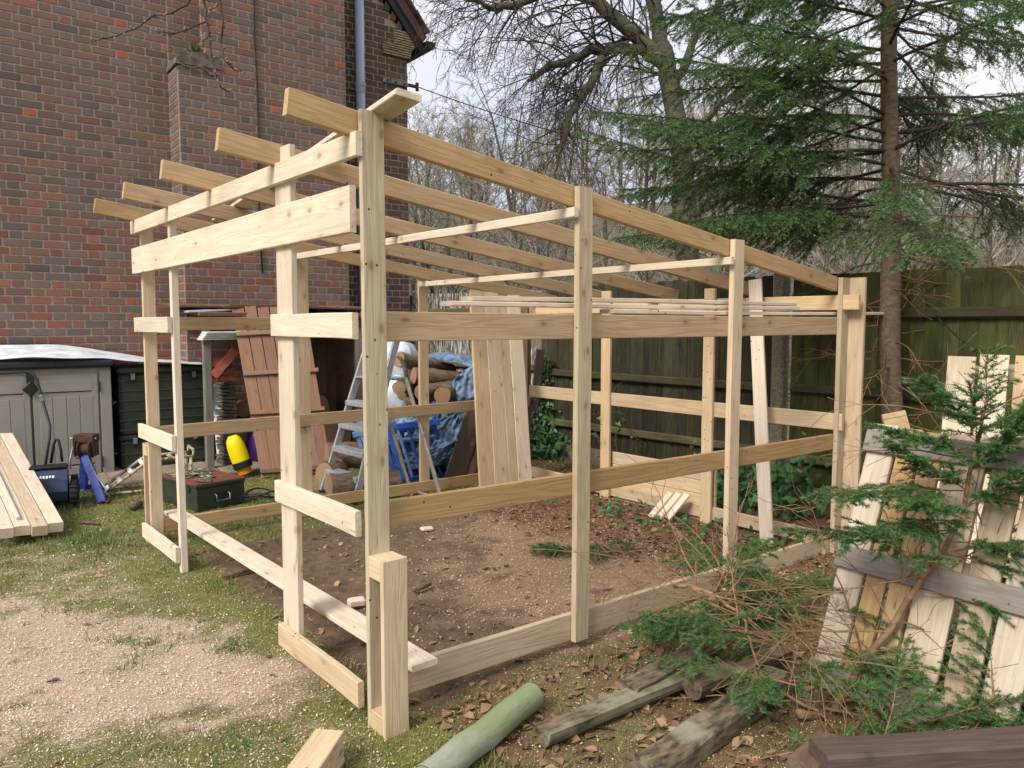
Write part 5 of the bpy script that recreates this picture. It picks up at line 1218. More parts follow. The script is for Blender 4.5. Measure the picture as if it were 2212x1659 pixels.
# ------------------------------------------------------------------ step ladder
def ladder():
    A, B, C, D = gnd(697, 1063), gnd(767, 1087), gnd(890, 1072), gnd(958, 1093); o = (A+B+C+D)/4; o.z = 0
    t = thing('step_ladder', 'aluminium step ladder standing open inside the timber frame', 'step ladder', o); w = (B-A).normalized()
    ins = (C-A); ins = ins - w*ins.dot(w); ins.normalize(); PH = 0.985
    pA = A + ins*0.33 + w*0.04 + Vector((0, 0, PH)); pB = B + ins*0.33 - w*0.04 + Vector((0, 0, PH)); gA = A + ins*0.455 + w*0.055 + Vector((0, 0, 1.32)); gB = B + ins*0.455 - w*0.055 + Vector((0, 0, 1.32))
    A, B, C, D, pA, pB, gA, gB = [q - o for q in (A, B, C, D, pA, pB, gA, gB)]
    for a, g in ((A, gA), (B, gB)): plank('stile', a, g, 0.062, 0.022, ins, 'alu', t, seg=2); box('rubber_foot', a + Vector((0, 0, 0.012)), (0.05, 0.07, 0.024), 'rubber', t)
    for k in range(1, 5):
        f = k/5.05; a, b = A.lerp(pA, f), B.lerp(pB, f); st = plank('step', a + ins*0.01, b + ins*0.01, 0.105, 0.012, ins, 'alu', t, seg=1); plank('step_edge', a - ins*0.045 - Vector((0, 0, 0.02)), b - ins*0.045 - Vector((0, 0, 0.02)), 0.035, 0.006, (0, 0, 1), 'alu', t, seg=1)
    plank('platform', (pA + ins*0.11), (pB + ins*0.11), 0.26, 0.014, ins, 'alu', t, seg=1); plank('platform_edge', pA + ins*0.235 - Vector((0, 0, 0.015)), pB + ins*0.235 - Vector((0, 0, 0.015)), 0.03, 0.008, (0, 0, 1), 'alu', t, seg=1)
    qA, qB = pA + ins*0.20, pB + ins*0.20
    for q, e in ((qA, C), (qB, D)): plank('rear_leg', q, e, 0.036, 0.02, w, 'alu_leg', t, seg=2)
    hb = tube('guard_rail', [pB + ins*0.10 + Vector((0, 0, 0.20)), pB + ins*0.15 + Vector((0, 0, 0.175)), pB + ins*0.185 + Vector((0, 0, 0.10)), pB + ins*0.215 + Vector((0, 0, -0.02))], 0.017, 'alu_leg', t, n=8); box('red_clip', pB + ins*0.205 + Vector((0, 0, 0.06)), (0.03, 0.03, 0.03), 'red', t)
    tube('guard_rail', [pA + ins*0.10 + Vector((0, 0, 0.20)), pA + ins*0.15 + Vector((0, 0, 0.175)), pA + ins*0.185 + Vector((0, 0, 0.10)), pA + ins*0.215 + Vector((0, 0, -0.02))], 0.017, 'alu_leg', t, n=8)
    tube('top_bar', [gA, gB], 0.016, 'alu', t, n=8); tube('spreader', [C.lerp(qA, 0.05), D.lerp(qB, 0.05)], 0.011, 'alu', t, n=8); box('lock_joint', D.lerp(qB, 0.52), (0.03, 0.03, 0.09), 'galv', t)
ladder()

# ------------------------------------------------------------------ log pile under a tarp, trestles, logs on the ground
LP = [  # pixel ends and depth
    ('brown log jutting out at the top of the tarp covered pile', (862, 777), 7.35, (975, 800), 7.9, 0.075), ('long grey log lying across the middle of the tarp covered pile', (893, 812), 7.3, (1008, 822), 7.6, 0.085), ('stubby dark log with a round end facing out of the pile', (955, 855), 7.05, (985, 840), 7.5, 0.085),
    ('grey log low in the pile below the long grey one', (905, 848), 7.15, (1010, 832), 7.6, 0.07), ('pale thin log end under the ladder platform', (868, 855), 7.1, (890, 838), 7.7, 0.04), ('log with dark end at the left of the tarp covered pile', (862, 838), 7.15, (905, 830), 7.6, 0.072), ('lowest pale branch end beside the white sack', (880, 866), 7.05, (905, 856), 7.6, 0.03),
    ('hidden log forming the left base of the pile', (870, 930), 7.5, (960, 925), 8.0, 0.16), ('hidden log forming the right base of the pile', (960, 925), 7.6, (1030, 920), 7.9, 0.16), ('buried log in the heart of the tarp covered pile', (880, 885), 7.5, (1000, 880), 7.8, 0.13), ('bottom left log on the ground under the tarp', (850, 985), 7.5, (950, 975), 7.9, 0.16), ('bottom right log on the ground under the tarp', (960, 980), 7.55, (1030, 970), 7.9, 0.16)]
for k, (lb, a, ya, b, yb, rr) in enumerate(LP): log('log', lb, 'log', at(*a, ya), at(*b, yb), rr, rr*0.92, 'bark_log', 50+k, 'logs in the tarp covered pile', jit=0.11)
sack_blob('rubble_sack', 'bulging white plastic sack beside the ladder top', 'sack', at(850, 800, 7.75) - Vector((0, 0, 0.12)), (0.24, 0.20, 0.21), 'sack', 3)
sack_blob('rubble_sack', 'lower pale blue white sack below the ladder platform', 'sack', at(842, 868, 7.6) - Vector((0, 0, 0.14)), (0.24, 0.2, 0.20), 'sack', 5)
sack_blob('rubble_sack', 'hidden grey sack holding up the two pale ones', 'sack', gnd(835, 1000), (0.30, 0.25, 0.29), 'tarp', 6)
sack_blob('rubble_sack', 'dark green sack on the ground behind the brown panel', 'sack', gnd(705, 1000), (0.16, 0.12, 0.10), 'bag_green', 7)
def tarp(name, label, ctrl, nx, ny, seed, amp):
    """crumpled sheet over a grid of control points"""
    C = np.array([[list(p) for p in row] for row in ctrl]); a, b = C.shape[:2]
    fu, fv = np.linspace(0, b-1, nx), np.linspace(0, a-1, ny); U, Vv = np.meshgrid(fu, fv)
    i, j = np.clip(Vv.astype(int), 0, a-2), np.clip(U.astype(int), 0, b-2); sv, su = Vv-i, U-j; su = su*su*(3-2*su)*0.5+su*0.5; sv = sv*sv*(3-2*sv)*0.5+sv*0.5
    P = (C[i, j]*((1-su)*(1-sv))[..., None] + C[i, j+1]*(su*(1-sv))[..., None] + C[i+1, j]*((1-su)*sv)[..., None] + C[i+1, j+1]*(su*sv)[..., None])
    cr = abs(fbm(U*2.3, Vv*2.3, seed, 4)-0.5)*2; c2 = abs(fbm(U*6+3, Vv*5, seed+9, 3)-0.5)*2
    P[..., 1] += 0.14 - amp*1.9*(1-cr)**2 - amp*0.9*(1-c2)**2; P[..., 2] += amp*0.9*(0.5-cr)
    V = P.reshape(-1, 3); k = (np.arange(ny-1)[:, None]*nx + np.arange(nx-1)[None]).ravel(); F = np.stack([k, k+1, k+nx+1, k+nx], -1)
    o = raw(name, V, F, 'tarp', smooth=True); sm = o.modifiers.new('thickness', 'SOLIDIFY'); sm.thickness = 0.003
    return tag(o, label, 'tarpaulin')
tarp('tarpaulin', 'crumpled blue grey tarpaulin hanging down the front of the log pile', [[at(905, 880, 7.2), at(945, 868, 7.15), at(985, 815, 7.15), at(1050, 770, 7.3)], [at(880, 930, 7.2), at(940, 920, 7.1), at(990, 890, 7.1), at(1060, 880, 7.2)], [at(850, 980, 7.1), at(920, 985, 7.0), at(985, 960, 7.0), at(1060, 960, 7.2)], [at(845, 1012, 7.1), at(915, 1022, 7.0), at(960, 1005, 7.1), at(1060, 1010, 7.25)]], 80, 80, 3, 0.04)
tarp('tarpaulin', 'blue grey tarpaulin fold draped over the top of the log pile', [[at(900, 772, 8.1), at(950, 762, 8.2), at(1000, 768, 8.2), at(1050, 790, 8.0)], [at(945, 778, 7.55), at(965, 768, 7.5), at(990, 772, 7.45), at(1050, 800, 7.4)], [at(968, 785, 7.35), at(985, 785, 7.3), at(1005, 792, 7.25), at(1055, 812, 7.2)]], 40, 26, 7, 0.02)
tarp('tarpaulin', 'pale lower fold of tarpaulin beside the blue trestles', [[at(838, 890, 7.35), at(880, 888, 7.3), at(915, 885, 7.2)], [at(832, 930, 7.3), at(875, 925, 7.2), at(912, 935, 7.1)], [at(830, 990, 7.3), at(870, 990, 7.2), at(910, 1000, 7.1)]], 30, 30, 11, 0.03)
def trestle(label, top0, top1, bot0, bot1, mat, seed):
    t0, t1, b0, b1 = top0, top1, bot0, bot1; o = Vector(b0); t = thing('folding_trestle', label, 'trestle', o, group='folded blue trestles')
    q = [Vector(x) - o for x in (t0, t1, b0, b1)]
    plank('top_rail', q[0] - (q[1]-q[0])*0.12, q[1] + (q[1]-q[0])*0.12, 0.05, 0.04, (0, 0, 1), mat, t, seg=1); plank('bottom_rail', q[2], q[3], 0.035, 0.03, (0, 0, 1), mat, t, seg=1)
    for f in (0.03, 0.97): plank('leg', q[0].lerp(q[1], f), q[2].lerp(q[3], f), 0.038, 0.025, (1, 0, 0), mat, t, seg=1)
    for f, mm in ((0.22, 'blue_lt'), (0.42, mat), (0.60, 'blue_lt'), (0.80, mat)): plank('bar', q[0].lerp(q[1], f), q[2].lerp(q[3], f), 0.026, 0.02, (1, 0, 0), mm, t, seg=1)
    plank('mid_rail', q[0].lerp(q[2], .25), q[1].lerp(q[3], .25), 0.025, 0.02, (0, 0, 1), 'blue_lt', t, seg=1)
trestle('front blue metal trestle folded flat against the tarpaulin', at(834, 924, 6.98), at(938, 912, 7.02), gnd(868, 1037, 0.02), gnd(972, 1021, 0.02), 'blue', 1)
trestle('second blue trestle, standing behind the front one', at(826, 934, 7.06), at(925, 922, 7.1), gnd(850, 1031, 0.02), gnd(945, 1017, 0.02), 'blue', 2)
trestle('pale worn blue trestle showing left of the near post', at(770, 938, 6.98), at(838, 925, 7.05), gnd(800, 1030, 0.02), gnd(878, 1022, 0.02), 'blue_lt', 3)
A, B = gnd(980, 1036), at(1030, 880, 7.15); o = plank('dark_board', A, B, 0.19, 0.018, (1, 0.35, 0), 'dark_board', None, seg=2); tag(o, 'dark board leaning between the tarpaulin and the pale planks', 'board')
A, B = gnd(1004, 1034), at(1048, 880, 7.22); o = plank('dark_board', A, B, 0.16, 0.02, (1, 0.35, 0), 'old_brown', None, seg=2); tag(o, 'old brown board leaning behind the dark board', 'board')
A, B = gnd(1142, 985), at(1168, 755, 8.2); o = plank('dark_board', A, B, 0.09, 0.03, (1, 0.3, 0), 'dark_board', None, seg=2); tag(o, 'narrow dark board leaning on the corner fence post', 'board')
for k, (lb, a, b, rr) in enumerate((('thick reddish log lying behind the step ladder', gnd(712, 1054, .115), gnd(860, 1042, .10), .115), ('stout bark covered log standing on its side by the brown panel', gnd(700, 1030, .13), gnd(735, 1018, .14), .13), ('upper log resting on those behind the step ladder', at(706, 985, 6.95), at(790, 985, 7.1), .125), ('small pale round log end by the foot of the brown panel', gnd(686, 1048, .05), gnd(705, 1038, .05), .048), ('thin mossy log on the grass behind the step ladder', gnd(735, 1066, .03), gnd(800, 1056, .03), .028))): log('log', lb, 'log', a, b, rr, rr*.95, 'bark_log', 90+k, 'logs on the ground behind the ladder', jit=.06)

# ------------------------------------------------------------------ pallets at the right
M['pallet_pale'] = wood('pallet_wood_pale', (0.64, 0.54, 0.42), (0.50, 0.38, 0.265), (0.24, 0.15, 0.09), grey=0.10)
def pallet(label, O_, U, V, w, ln, nslat, cross, mats, seed, bearers=3, back=True):
    """O_ lower left corner, U along the base, V up the slope; slats run along V, bearers and cross boards along U"""
    U, V = Vector(U).normalized(), Vector(V).normalized(); Nn = U.cross(V).normalized(); Nn = Nn if Nn.y < 0 else -Nn
    t = thing('pallet', label, 'pallet', O_, group='wooden pallets'); r = random.Random(seed); sw = w/nslat
    lay = cross[2] if len(cross) > 2 else [(sw*(k+.5-cross[0]/2), sw*(k+.5+cross[0]/2)) for k in range(nslat)]
    for k, (u0, u1) in enumerate(lay):
        wd = u1-u0; c = U*((u0+u1)/2 + r.uniform(-.004, .004)); plank('slat', c + V*r.uniform(0, .01), c + V*(ln + r.uniform(-.01, .01)), wd, 0.022, U, mats[k % len(mats)], t, seg=3, warp=0.003)
    for f in cross[1]:
        plank('cross_board', V*ln*f - U*0.01 + Nn*0.0235, U*(w+0.01) + V*ln*f + Nn*0.0235, 0.095, 0.022, V, 'pallet_grey', t, seg=5, warp=0.004)
    for f in (0.06, 0.5, 0.94)[:bearers]:
        for k in range(3): q = U*(w*(0.06+0.44*k)) + V*ln*f - Nn*0.0575; plank('block', q - V*0.06, q + V*0.06, 0.095, 0.09, U, 'pallet', t, seg=1)
        plank('bearer', V*ln*f - Nn*0.116, U*w + V*ln*f - Nn*0.116, 0.10, 0.022, V, 'pallet', t, seg=3)
    if back:
        for k in range(4): c = U*(w*(0.09+0.27*k)) - Nn*0.14; plank('back_slat', c, c + V*ln, 0.10, 0.02, U, 'pallet', t, seg=2)
b0 = gnd(1752, 1466, 0.0); bdir = Vector((0.60, -0.80, 0)).normalized(); bk = Vector((0.80, 0.60, 0))
pallet('big leaning pallet with grey cross boards under the cut spruce branch', b0, bdir, bk*0.42 + Vector((0, 0, 0.98)), 1.0, 1.10, 7, (0.70, (0.03, 0.47, 0.93), [(0, .112), (.126, .208), (.220, .302), (.320, .465), (.483, .59), (.608, .725), (.742, .85), (.868, .985)]), ['pallet_pale', 'pine_warm', 'pine_warm', 'pallet_pale', 'pallet', 'pallet_pale', 'pallet'], 1)
p2 = at(2030, 1180, 4.15); p2.z = 0.0
pallet('pale clean pallet standing taller behind the big one', p2 + Vector((-0.10, -0.05, 0)), Vector((0.78, -0.62, 0)), Vector((0.13, 0.15, 1)), 0.95, 1.30, 6, (0.86, ()), ['pine_white', 'pine_white', 'pine'], 2, back=False)
o = plank('old_board', at(1912, 925, 3.62), at(1962, 915, 3.60), 0.13, 0.03, (0.1, 0.2, 1), 'pine_warm', None, seg=1); tag(o, 'broken board end resting behind the top of the big pallet', 'board')
def netting():
    t = at(2005, 860, 3.75); V, F = [], []; parts = []
    for k in range(12): a = t + Vector((0.005*k, 0.002*k, 0.09 - 0.016*k)); b = a + Vector((0.13, -0.02, -0.02 - 0.002*k)); parts.append(tube_vf([a, a.lerp(b, .5) + Vector((0, -.02, -.01)), b], 0.0016, 3))
    for k in range(12): a = t + Vector((0.011*k, -0.012*math.sin(k*.3), 0.09 - 0.002*k)); b = a + Vector((0.05, 0.01, -0.19)); parts.append(tube_vf([a, a.lerp(b, .5) + Vector((0, -.015, 0)), b], 0.0016, 3))
    o = mk('netting', *join_vf(parts), 'mesh'); tag(o, 'scrap of pale green garden netting beside the pallets', 'netting')
netting()

# ------------------------------------------------------------------ cut spruce branches
def cut_branch(name, label, main, rad, spec, seed, nn=40, nlen=0.017, extra=(), bare_n=0):
    r = np.random.default_rng(seed); o = np.array(main[0]); t = thing(name, label, 'branch', Vector(o)); q = np.array([np.array(p) - o for p in main]); k = len(q)
    f = np.linspace(0, k-1, (k-1)*4+1); q = np.stack([np.interp(f, range(k), q[:, i]) for i in range(3)], 1); q[1:-1] += r.normal(size=(len(q)-2, 3))*0.006
    mk('stem', *tube_vf(q, list(np.linspace(rad, rad*0.3, len(q))), 8), 'bark_branch', t, smooth=True)
    tw, sp = [], []
    for (f0, d, ln, dens, bare, droop) in spec:
        i = min(len(q)-2, int(f0*(len(q)-1))); spruce_bough(r, q[i], np.array(d, float), ln, rad*0.42*(1.2-f0), droop, tw, sp, dens*(1.75 if f0 > 0.6 else 1.25), bare, hang=0.03, seg=0.035, gap=0.036, sublen=(0.03, 0.075))
    for (P, d, ln, dens, bare, droop) in extra: spruce_bough(r, np.array(P) - o, np.array(d, float), ln, rad*0.35, droop, tw, sp, dens*1.3, bare, hang=0.04, seg=0.035, gap=0.036, sublen=(0.03, 0.075))
    for k_ in range(bare_n):
        i = r.integers(1, len(q)-1); o2 = []; dd = np.array([r.normal()*0.8, r.normal()*0.6, abs(r.normal())*0.35]); grow(r, q[i] + np.array([r.uniform(-.1, .25), r.uniform(-.1, .1), 0]), dd, r.uniform(0.35, 0.85), 0.0045, 0, [(8, 0.14, 0.08, 5, 0.4, 0.7), (5, 0.2, 0.05, 0, 0, 0)], o2); tw += [(p_, r_) for p_, r_, l_ in o2]
    # nothing may sink into the soil
    for p_, _ in tw: p_[:, 2] = np.maximum(p_[:, 2], -o[2] + 0.012)
    sp = [s for s in sp if s[2] + o[2] > 0.008]
    chains_mesh('twigs', [(p_, np.maximum(r_, 0.0013)) for p_, r_ in tw], 'bark_branch', t, 4)
    needle_mesh('needles', sp, 'needles_cut', t, seed, nn=nn, nlen=nlen, nwid=0.0030)
    print(name, len(sp))
b0 = Vector(b0)
def big_branch():
    pn = bdir.cross(bk*0.42 + Vector((0, 0, 0.98))).normalized(); pn = pn if pn.y < 0 else -pn
    def front(u, v, gap):       # a point `gap` in front of the leaning pallet
        d = sight(u, v); c = Vector((0, 0, EYE)); k = (b0 + pn*gap - c).dot(pn)/d.dot(pn); return c + d*k
    mainp = [front(1722, 1655, 0.25), front(1800, 1545, 0.12), front(1872, 1430, 0.08), front(1955, 1300, 0.075), front(2035, 1195, 0.075), front(2085, 1090, 0.09), front(2110, 960, 0.12), front(2135, 850, 0.15)]
    mainp[0].z = max(mainp[0].z, 0.03)
    spec = [(0.88, (-0.3, -0.5, 0.8), 0.3, 1.7, 0.05, 0.0), (0.80, (0.3, -0.6, 0.7), 0.32, 1.7, 0.05, 0.0), (0.72, (0.2, -0.7, 0.6), 0.34, 1.6, 0.1, 0.01), (0.78, (-0.9, -0.3, 0.6), 0.4, 1.7, 0.08, 0.01), (0.60, (0.7, -0.6, 0.3), 0.4, 1.6, 0.1, 0.02), (0.68, (-0.9, -0.4, 0.0), 0.5, 1.6, 0.12, 0.02), (0.98, (0.1, 0.0, 1), 0.22, 1.9, 0.0, -0.02), (0.92, (-0.7, -0.15, 0.55), 0.34, 1.8, 0.05, 0.0), (0.90, (0.8, -0.2, 0.6), 0.36, 1.8, 0.05, 0.0), (0.84, (-0.95, -0.2, 0.35), 0.42, 1.8, 0.08, 0.01), (0.84, (0.6, -0.5, 0.7), 0.34, 1.7, 0.1, 0.0),
            (0.76, (-1, -0.25, 0.12), 0.62, 1.7, 0.15, 0.01), (0.74, (0.9, -0.25, 0.35), 0.5, 1.7, 0.1, 0.01), (0.70, (-0.8, -0.45, 0.35), 0.46, 1.6, 0.12, 0.02), (0.66, (-1, -0.2, -0.05), 0.66, 1.4, 0.25, 0.01), (0.64, (0.85, -0.4, 0.1), 0.5, 1.6, 0.15, 0.02),
            (0.58, (0.9, -0.3, -0.1), 0.55, 1.6, 0.15, 0.03), (0.55, (-0.4, -0.6, 0.5), 0.40, 1.3, 0.25, 0.02), (0.50, (-1, -0.15, 0.02), 0.75, 1.0, 0.5, 0.02), (0.48, (0.8, -0.45, 0.0), 0.55, 1.6, 0.2, 0.03), (0.42, (0.9, -0.2, -0.2), 0.60, 1.6, 0.2, 0.03),
            (0.38, (-1, 0.05, -0.05), 0.8, 0.9, 0.55, 0.02), (0.34, (0.9, -0.25, -0.15), 0.55, 1.4, 0.25, 0.03), (0.30, (-0.9, 0.35, 0.05), 0.85, 0.9, 0.6, 0.03), (0.28, (0.9, 0.0, 0.1), 0.65, 1.4, 0.2, 0.04), (0.22, (-1, 0.2, 0.15), 0.7, 0.8, 0.6, 0.05), (0.18, (0.9, -0.1, 0.15), 0.65, 1.4, 0.25, 0.05), (0.14, (0.8, -0.35, 0.2), 0.5, 1.4, 0.2, 0.06), (0.10, (-0.6, 0.5, 0.4), 0.55, 0.9, 0.5, 0.08)]
    cut_branch('cut_spruce_branch', 'big cut spruce branch thrown over the leaning pallet', mainp, 0.017, [(f, d, l, n_*(0.6 if d[0] < 0 and f < 0.56 else 1.0), b_ + (0.12 if d[0] < 0 and f < 0.56 else 0), w) for f, d, l, n_, b_, w in spec], 21, bare_n=26)
big_branch()
def second_branch():
    m = [at(1455, 1266, 3.25), at(1500, 1270, 3.2), at(1548, 1285, 3.15), at(1600, 1330, 3.0), at(1622, 1385, 2.9), at(1640, 1440, 2.8)]
    for p in m: p.z = max(p.z, 0.06)
    spec = [(0.35, (1, -0.1, 0.05), 0.75, 0.9, 0.45, 0.02), (0.45, (1, -0.3, 0.1), 0.8, 0.9, 0.5, 0.03), (0.55, (1, -0.45, 0.05), 0.75, 0.9, 0.5, 0.02), (0.3, (0.7, 0.4, 0.35), 0.55, 1.3, 0.2, 0.03), (0.2, (0.2, 0.6, 0.25), 0.42, 1.4, 0.15, 0.04), (0.5, (0.4, 0.7, 0.2), 0.5, 1.4, 0.1, 0.04), (0.6, (-0.6, -0.2, 0.05), 0.42, 1.4, 0.1, 0.02), (0.7, (-0.9, 0.1, 0.1), 0.45, 1.4, 0.1, 0.03), (0.8, (0.9, -0.4, 0.1), 0.6, 0.9, 0.5, 0.03), (0.9, (0.6, -0.8, 0.1), 0.45, 1.1, 0.3, 0.03), (1.0, (-0.3, -0.9, 0.05), 0.35, 1.3, 0.1, 0.02)]
    ex = [(gnd(1640, 1330, 0.10), (-0.9, -0.1, 0.12), 0.6, 1.5, 0.05, 0.03), (gnd(1700, 1380, 0.12), (-0.9, 0.2, 0.1), 0.6, 1.5, 0.1, 0.03), (gnd(1720, 1480, 0.14), (-0.9, 0.2, 0.15), 0.5, 0.8, 0.45, 0.03), (gnd(1550, 1290, 0.06), (0.9, -0.2, 0.2), 0.6, 1.6, 0.05, 0.03), (gnd(1900, 1620, 0.08), (0.6, 0.6, 0.4), 0.5, 1.6, 0.05, 0.02), (gnd(2080, 1610, 0.06), (0.7, 0.5, 0.4), 0.5, 1.6, 0.05, 0.02), (gnd(2150, 1560, 0.1), (0.1, 0.5, 0.8), 0.45, 1.6, 0.05, 0.02), (gnd(1500, 1330, 0.05), (0.9, 0.5, 0.12), 0.62, 1.6, 0.05, 0.02), (gnd(1560, 1310, 0.05), (0.9, 0.2, 0.2), 0.55, 1.6, 0.05, 0.03), (gnd(1500, 1345, 0.04), (0.95, 0.25, 0.12), 0.5, 1.4, 0.05, 0.02), (gnd(1620, 1380, 0.05), (0.5, 0.8, 0.15), 0.5, 1.4, 0.05, 0.03), (gnd(1690, 1250, 0.05), (-0.7, 0.5, 0.2), 0.5, 1.4, 0.05, 0.03), (gnd(1760, 1640, 0.05), (0.95, 0.3, 0.1), 0.5, 1.4, 0.1, 0.02), (gnd(1640, 1640, 0.03), (0.9, 0.1, 0.2), 0.35, 0.9, 0.2, 0.03), (gnd(1950, 1600, 0.05), (0.95, 0.25, 0.15), 0.6, 1.6, 0.05, 0.02), (gnd(2050, 1500, 0.05), (0.9, 0.1, 0.3), 0.5, 1.6, 0.05, 0.02), (gnd(2000, 1560, 0.05), (0.7, -0.3, 0.35), 0.4, 1.6, 0.05, 0.02)]
    cut_branch('cut_spruce_branch', 'tangled cut spruce branch lying low between the split posts and the pallet', m, 0.011, [(f, d, l, n_*1.0, min(0.75, b_+0.05), w) for f, d, l, n_, b_, w in spec], 33, extra=[(p, d, l, n_*1.15, b_, w) for p, d, l, n_, b_, w in ex], bare_n=26)
second_branch()
def floor_sprigs():
    a = [gnd(1410, 1190, 0.03), gnd(1330, 1192, 0.03), gnd(1250, 1188, 0.03), gnd(1190, 1180, 0.03)]
    cut_branch('spruce_sprig', 'green spruce sprig lying on the sawdust inside the frame', a, 0.005, [(0.3, (-0.8, 0.5, 0.1), 0.25, 1.8, 0.0, 0.02), (0.45, (-0.8, -0.4, 0.1), 0.22, 1.8, 0, 0.02), (0.6, (-0.9, 0.4, 0.1), 0.22, 1.8, 0, 0.02), (0.75, (-0.9, -0.3, 0.1), 0.2, 1.8, 0, 0.02), (0.9, (-1, 0.1, 0.1), 0.2, 2, 0, 0.02), (0.1, (-0.6, 0.6, 0.1), 0.2, 1.5, 0, 0.02)], 41)
    b = [gnd(1690, 1185, 0.03), gnd(1640, 1182, 0.03), gnd(1600, 1190, 0.03)]
    cut_branch('spruce_sprig', 'green spruce sprig lying by the third post from the near corner', b, 0.004, [(0.2, (-0.8, 0.5, 0.15), 0.2, 1.8, 0, 0.02), (0.5, (-0.8, -0.4, 0.1), 0.2, 1.8, 0, 0.02), (0.8, (-0.9, 0.3, 0.1), 0.18, 1.8, 0, 0.02)], 42)
floor_sprigs()

# ------------------------------------------------------------------ ivy and brambles by the fence
def leaf_cloud(name, label, cat, centres, n, size, seed, stems=True):
    r = np.random.default_rng(seed); t = thing(name, label, cat, Vector(centres[0][0]) * 1.0); o = np.array(centres[0][0], float)
    C = []
    for (c, s, wgt) in centres: k = int(n*wgt); C.append(np.array(c) + r.normal(size=(k, 3))*np.array(s))
    P = np.concatenate(C) - o; P[:, 2] = np.maximum(P[:, 2], -o[2] + 0.02); m = len(P)
    nrm = r.normal(size=(m, 3))*0.6 + np.array([-0.45, -0.75, 0.55]); nrm /= np.linalg.norm(nrm, axis=1)[:, None]
    up = np.cross(nrm, r.normal(size=(m, 3))); up /= np.linalg.norm(up, axis=1)[:, None]; sd = np.cross(nrm, up); s = (size*r.uniform(0.5, 1.25, m))[:, None]
    pts = [(0, -1.0), (0.62, -0.55), (0.55, 0.1), (0.0, 1.0), (-0.55, 0.1), (-0.62, -0.55)]
    V = np.stack([P + sd*x*s*0.5 + up*y*s*0.5 + nrm*(abs(x)*-0.18)*s for x, y in pts], 1)
    F = np.concatenate([np.array([[0, 1, 2, 3], [0, 3, 4, 5]])[None] + 6*np.arange(m)[:, None, None]]).reshape(-1, 4)
    raw('leaves', V.reshape(-1, 3), F, 'ivy', t, tint=np.repeat(r.random(m), 6))
    if stems:
        ch = []
        for i in range(0, m, 14):
            e = P[i]; b = np.array((e[0] + r.normal()*0.08, e[1] + r.normal()*0.05, -o[2])); md = (e+b)/2 + r.normal(size=3)*0.04; ch.append((np.array([b, md, e]), np.array([0.004, 0.003, 0.002])))
        chains_mesh('stems', ch, 'bark_twig', t, 3)['kind'] = 'stuff'
fp = lambda t, off, z: tuple(fence(t, off, z))
leaf_cloud('ivy_plant', 'dark green ivy climbing the concrete post at the fence corner', 'ivy', [(fp(0.10, 0.12, 0.30), (0.14, 0.10, 0.16), 0.5), (fp(0.12, 0.08, 0.75), (0.05, 0.04, 0.15), 0.14), (fp(0.25, 0.14, 0.12), (0.2, 0.12, 0.07), 0.3), (fp(0.16, 0.08, 0.95), (0.06, .03, .06), 0.06)], 900, 0.062, 1)
leaf_cloud('bramble_plant', 'leafy green bramble behind the frame beside the fence post', 'bramble', [(fp(2.55, 0.35, 0.14), (0.20, 0.16, 0.10), 0.4), (fp(3.05, 0.40, 0.20), (0.22, 0.18, 0.13), 0.45), (fp(2.2, 0.30, 0.08), (0.2, 0.15, 0.06), 0.15)], 800, 0.075, 2)
leaf_cloud('ivy_plant', 'low ivy creeping through the leaf litter inside the frame', 'ivy', [(tuple(shed(3.1, 1.6, 0.03)), (0.2, 0.2, 0.015), 0.5), (tuple(shed(3.0, 0.9, 0.03)), (0.25, 0.2, 0.015), 0.5)], 130, 0.05, 3, False)
def climber():
    r = np.random.default_rng(6); out = []
    b = np.array(fence(1.25, 0.06, 0.1)); t = thing('dry_climber', 'thin dry climber stem on the dark fence boards', 'climber', Vector(b))
    for k in range(7): grow(r, (r.normal()*0.25, r.normal()*0.02, 0), (r.normal()*0.5, 0.05, 1), r.uniform(0.5, 0.9), 0.004, 0, [(8, 0.18, 0.02, 4, 0.35, 0.7), (4, 0.2, 0.05, 0, 0, 0)], out)
    chains_mesh('stems', [(p, np.maximum(rr, 0.0018)) for p, rr, l in out], 'bark_branch', t, 3)
    n = 60; e = np.concatenate([p[-2:] for p, rr, l in out if l == 1][:40]) if out else np.zeros((1, 3)); d = r.normal(size=(len(e), 3))*0.03
    raw('leaves', np.stack([e, e + d, e + np.roll(d, 1, 1)], 1).reshape(-1, 3), np.arange(len(e)*3).reshape(-1, 3), 'ivy', t, tint=np.repeat(r.random(len(e)), 3))
climber()
def fairy_lights():
    pts = [at(1838 + 3*k, 672 + 26*k + 8*math.sin(k*1.9), 4.6 + 0.03*k) for k in range(6)]
    pts = [at(2000, 655, 4.6), at(2030, 690, 4.55), at(2075, 735, 4.5), at(2130, 765, 4.45), at(2212, 800, 4.4)]
    t = thing('string_lights', 'dark green string of small unlit lights hanging near the spruce trunk', 'string lights', pts[0]); o = pts[0]
    q = [p - o for p in pts]; tube('wire', q, 0.003, 'black', t, n=4); r = random.Random(2)
    for k in range(12):
        f = k/12*(len(q)-1); i = int(f); p = q[i].lerp(q[i+1], f-i); d = Vector((r.uniform(-1, 1), r.uniform(-.5, .5), r.uniform(-1, .3))).normalized(); mk('bulb', *xf(lathe_vf([(0.003, 0), (0.005, 0.006), (0.005, 0.025), (0.002, 0.034)], 6), align(p, p+d)), 'army', t)
fairy_lights()

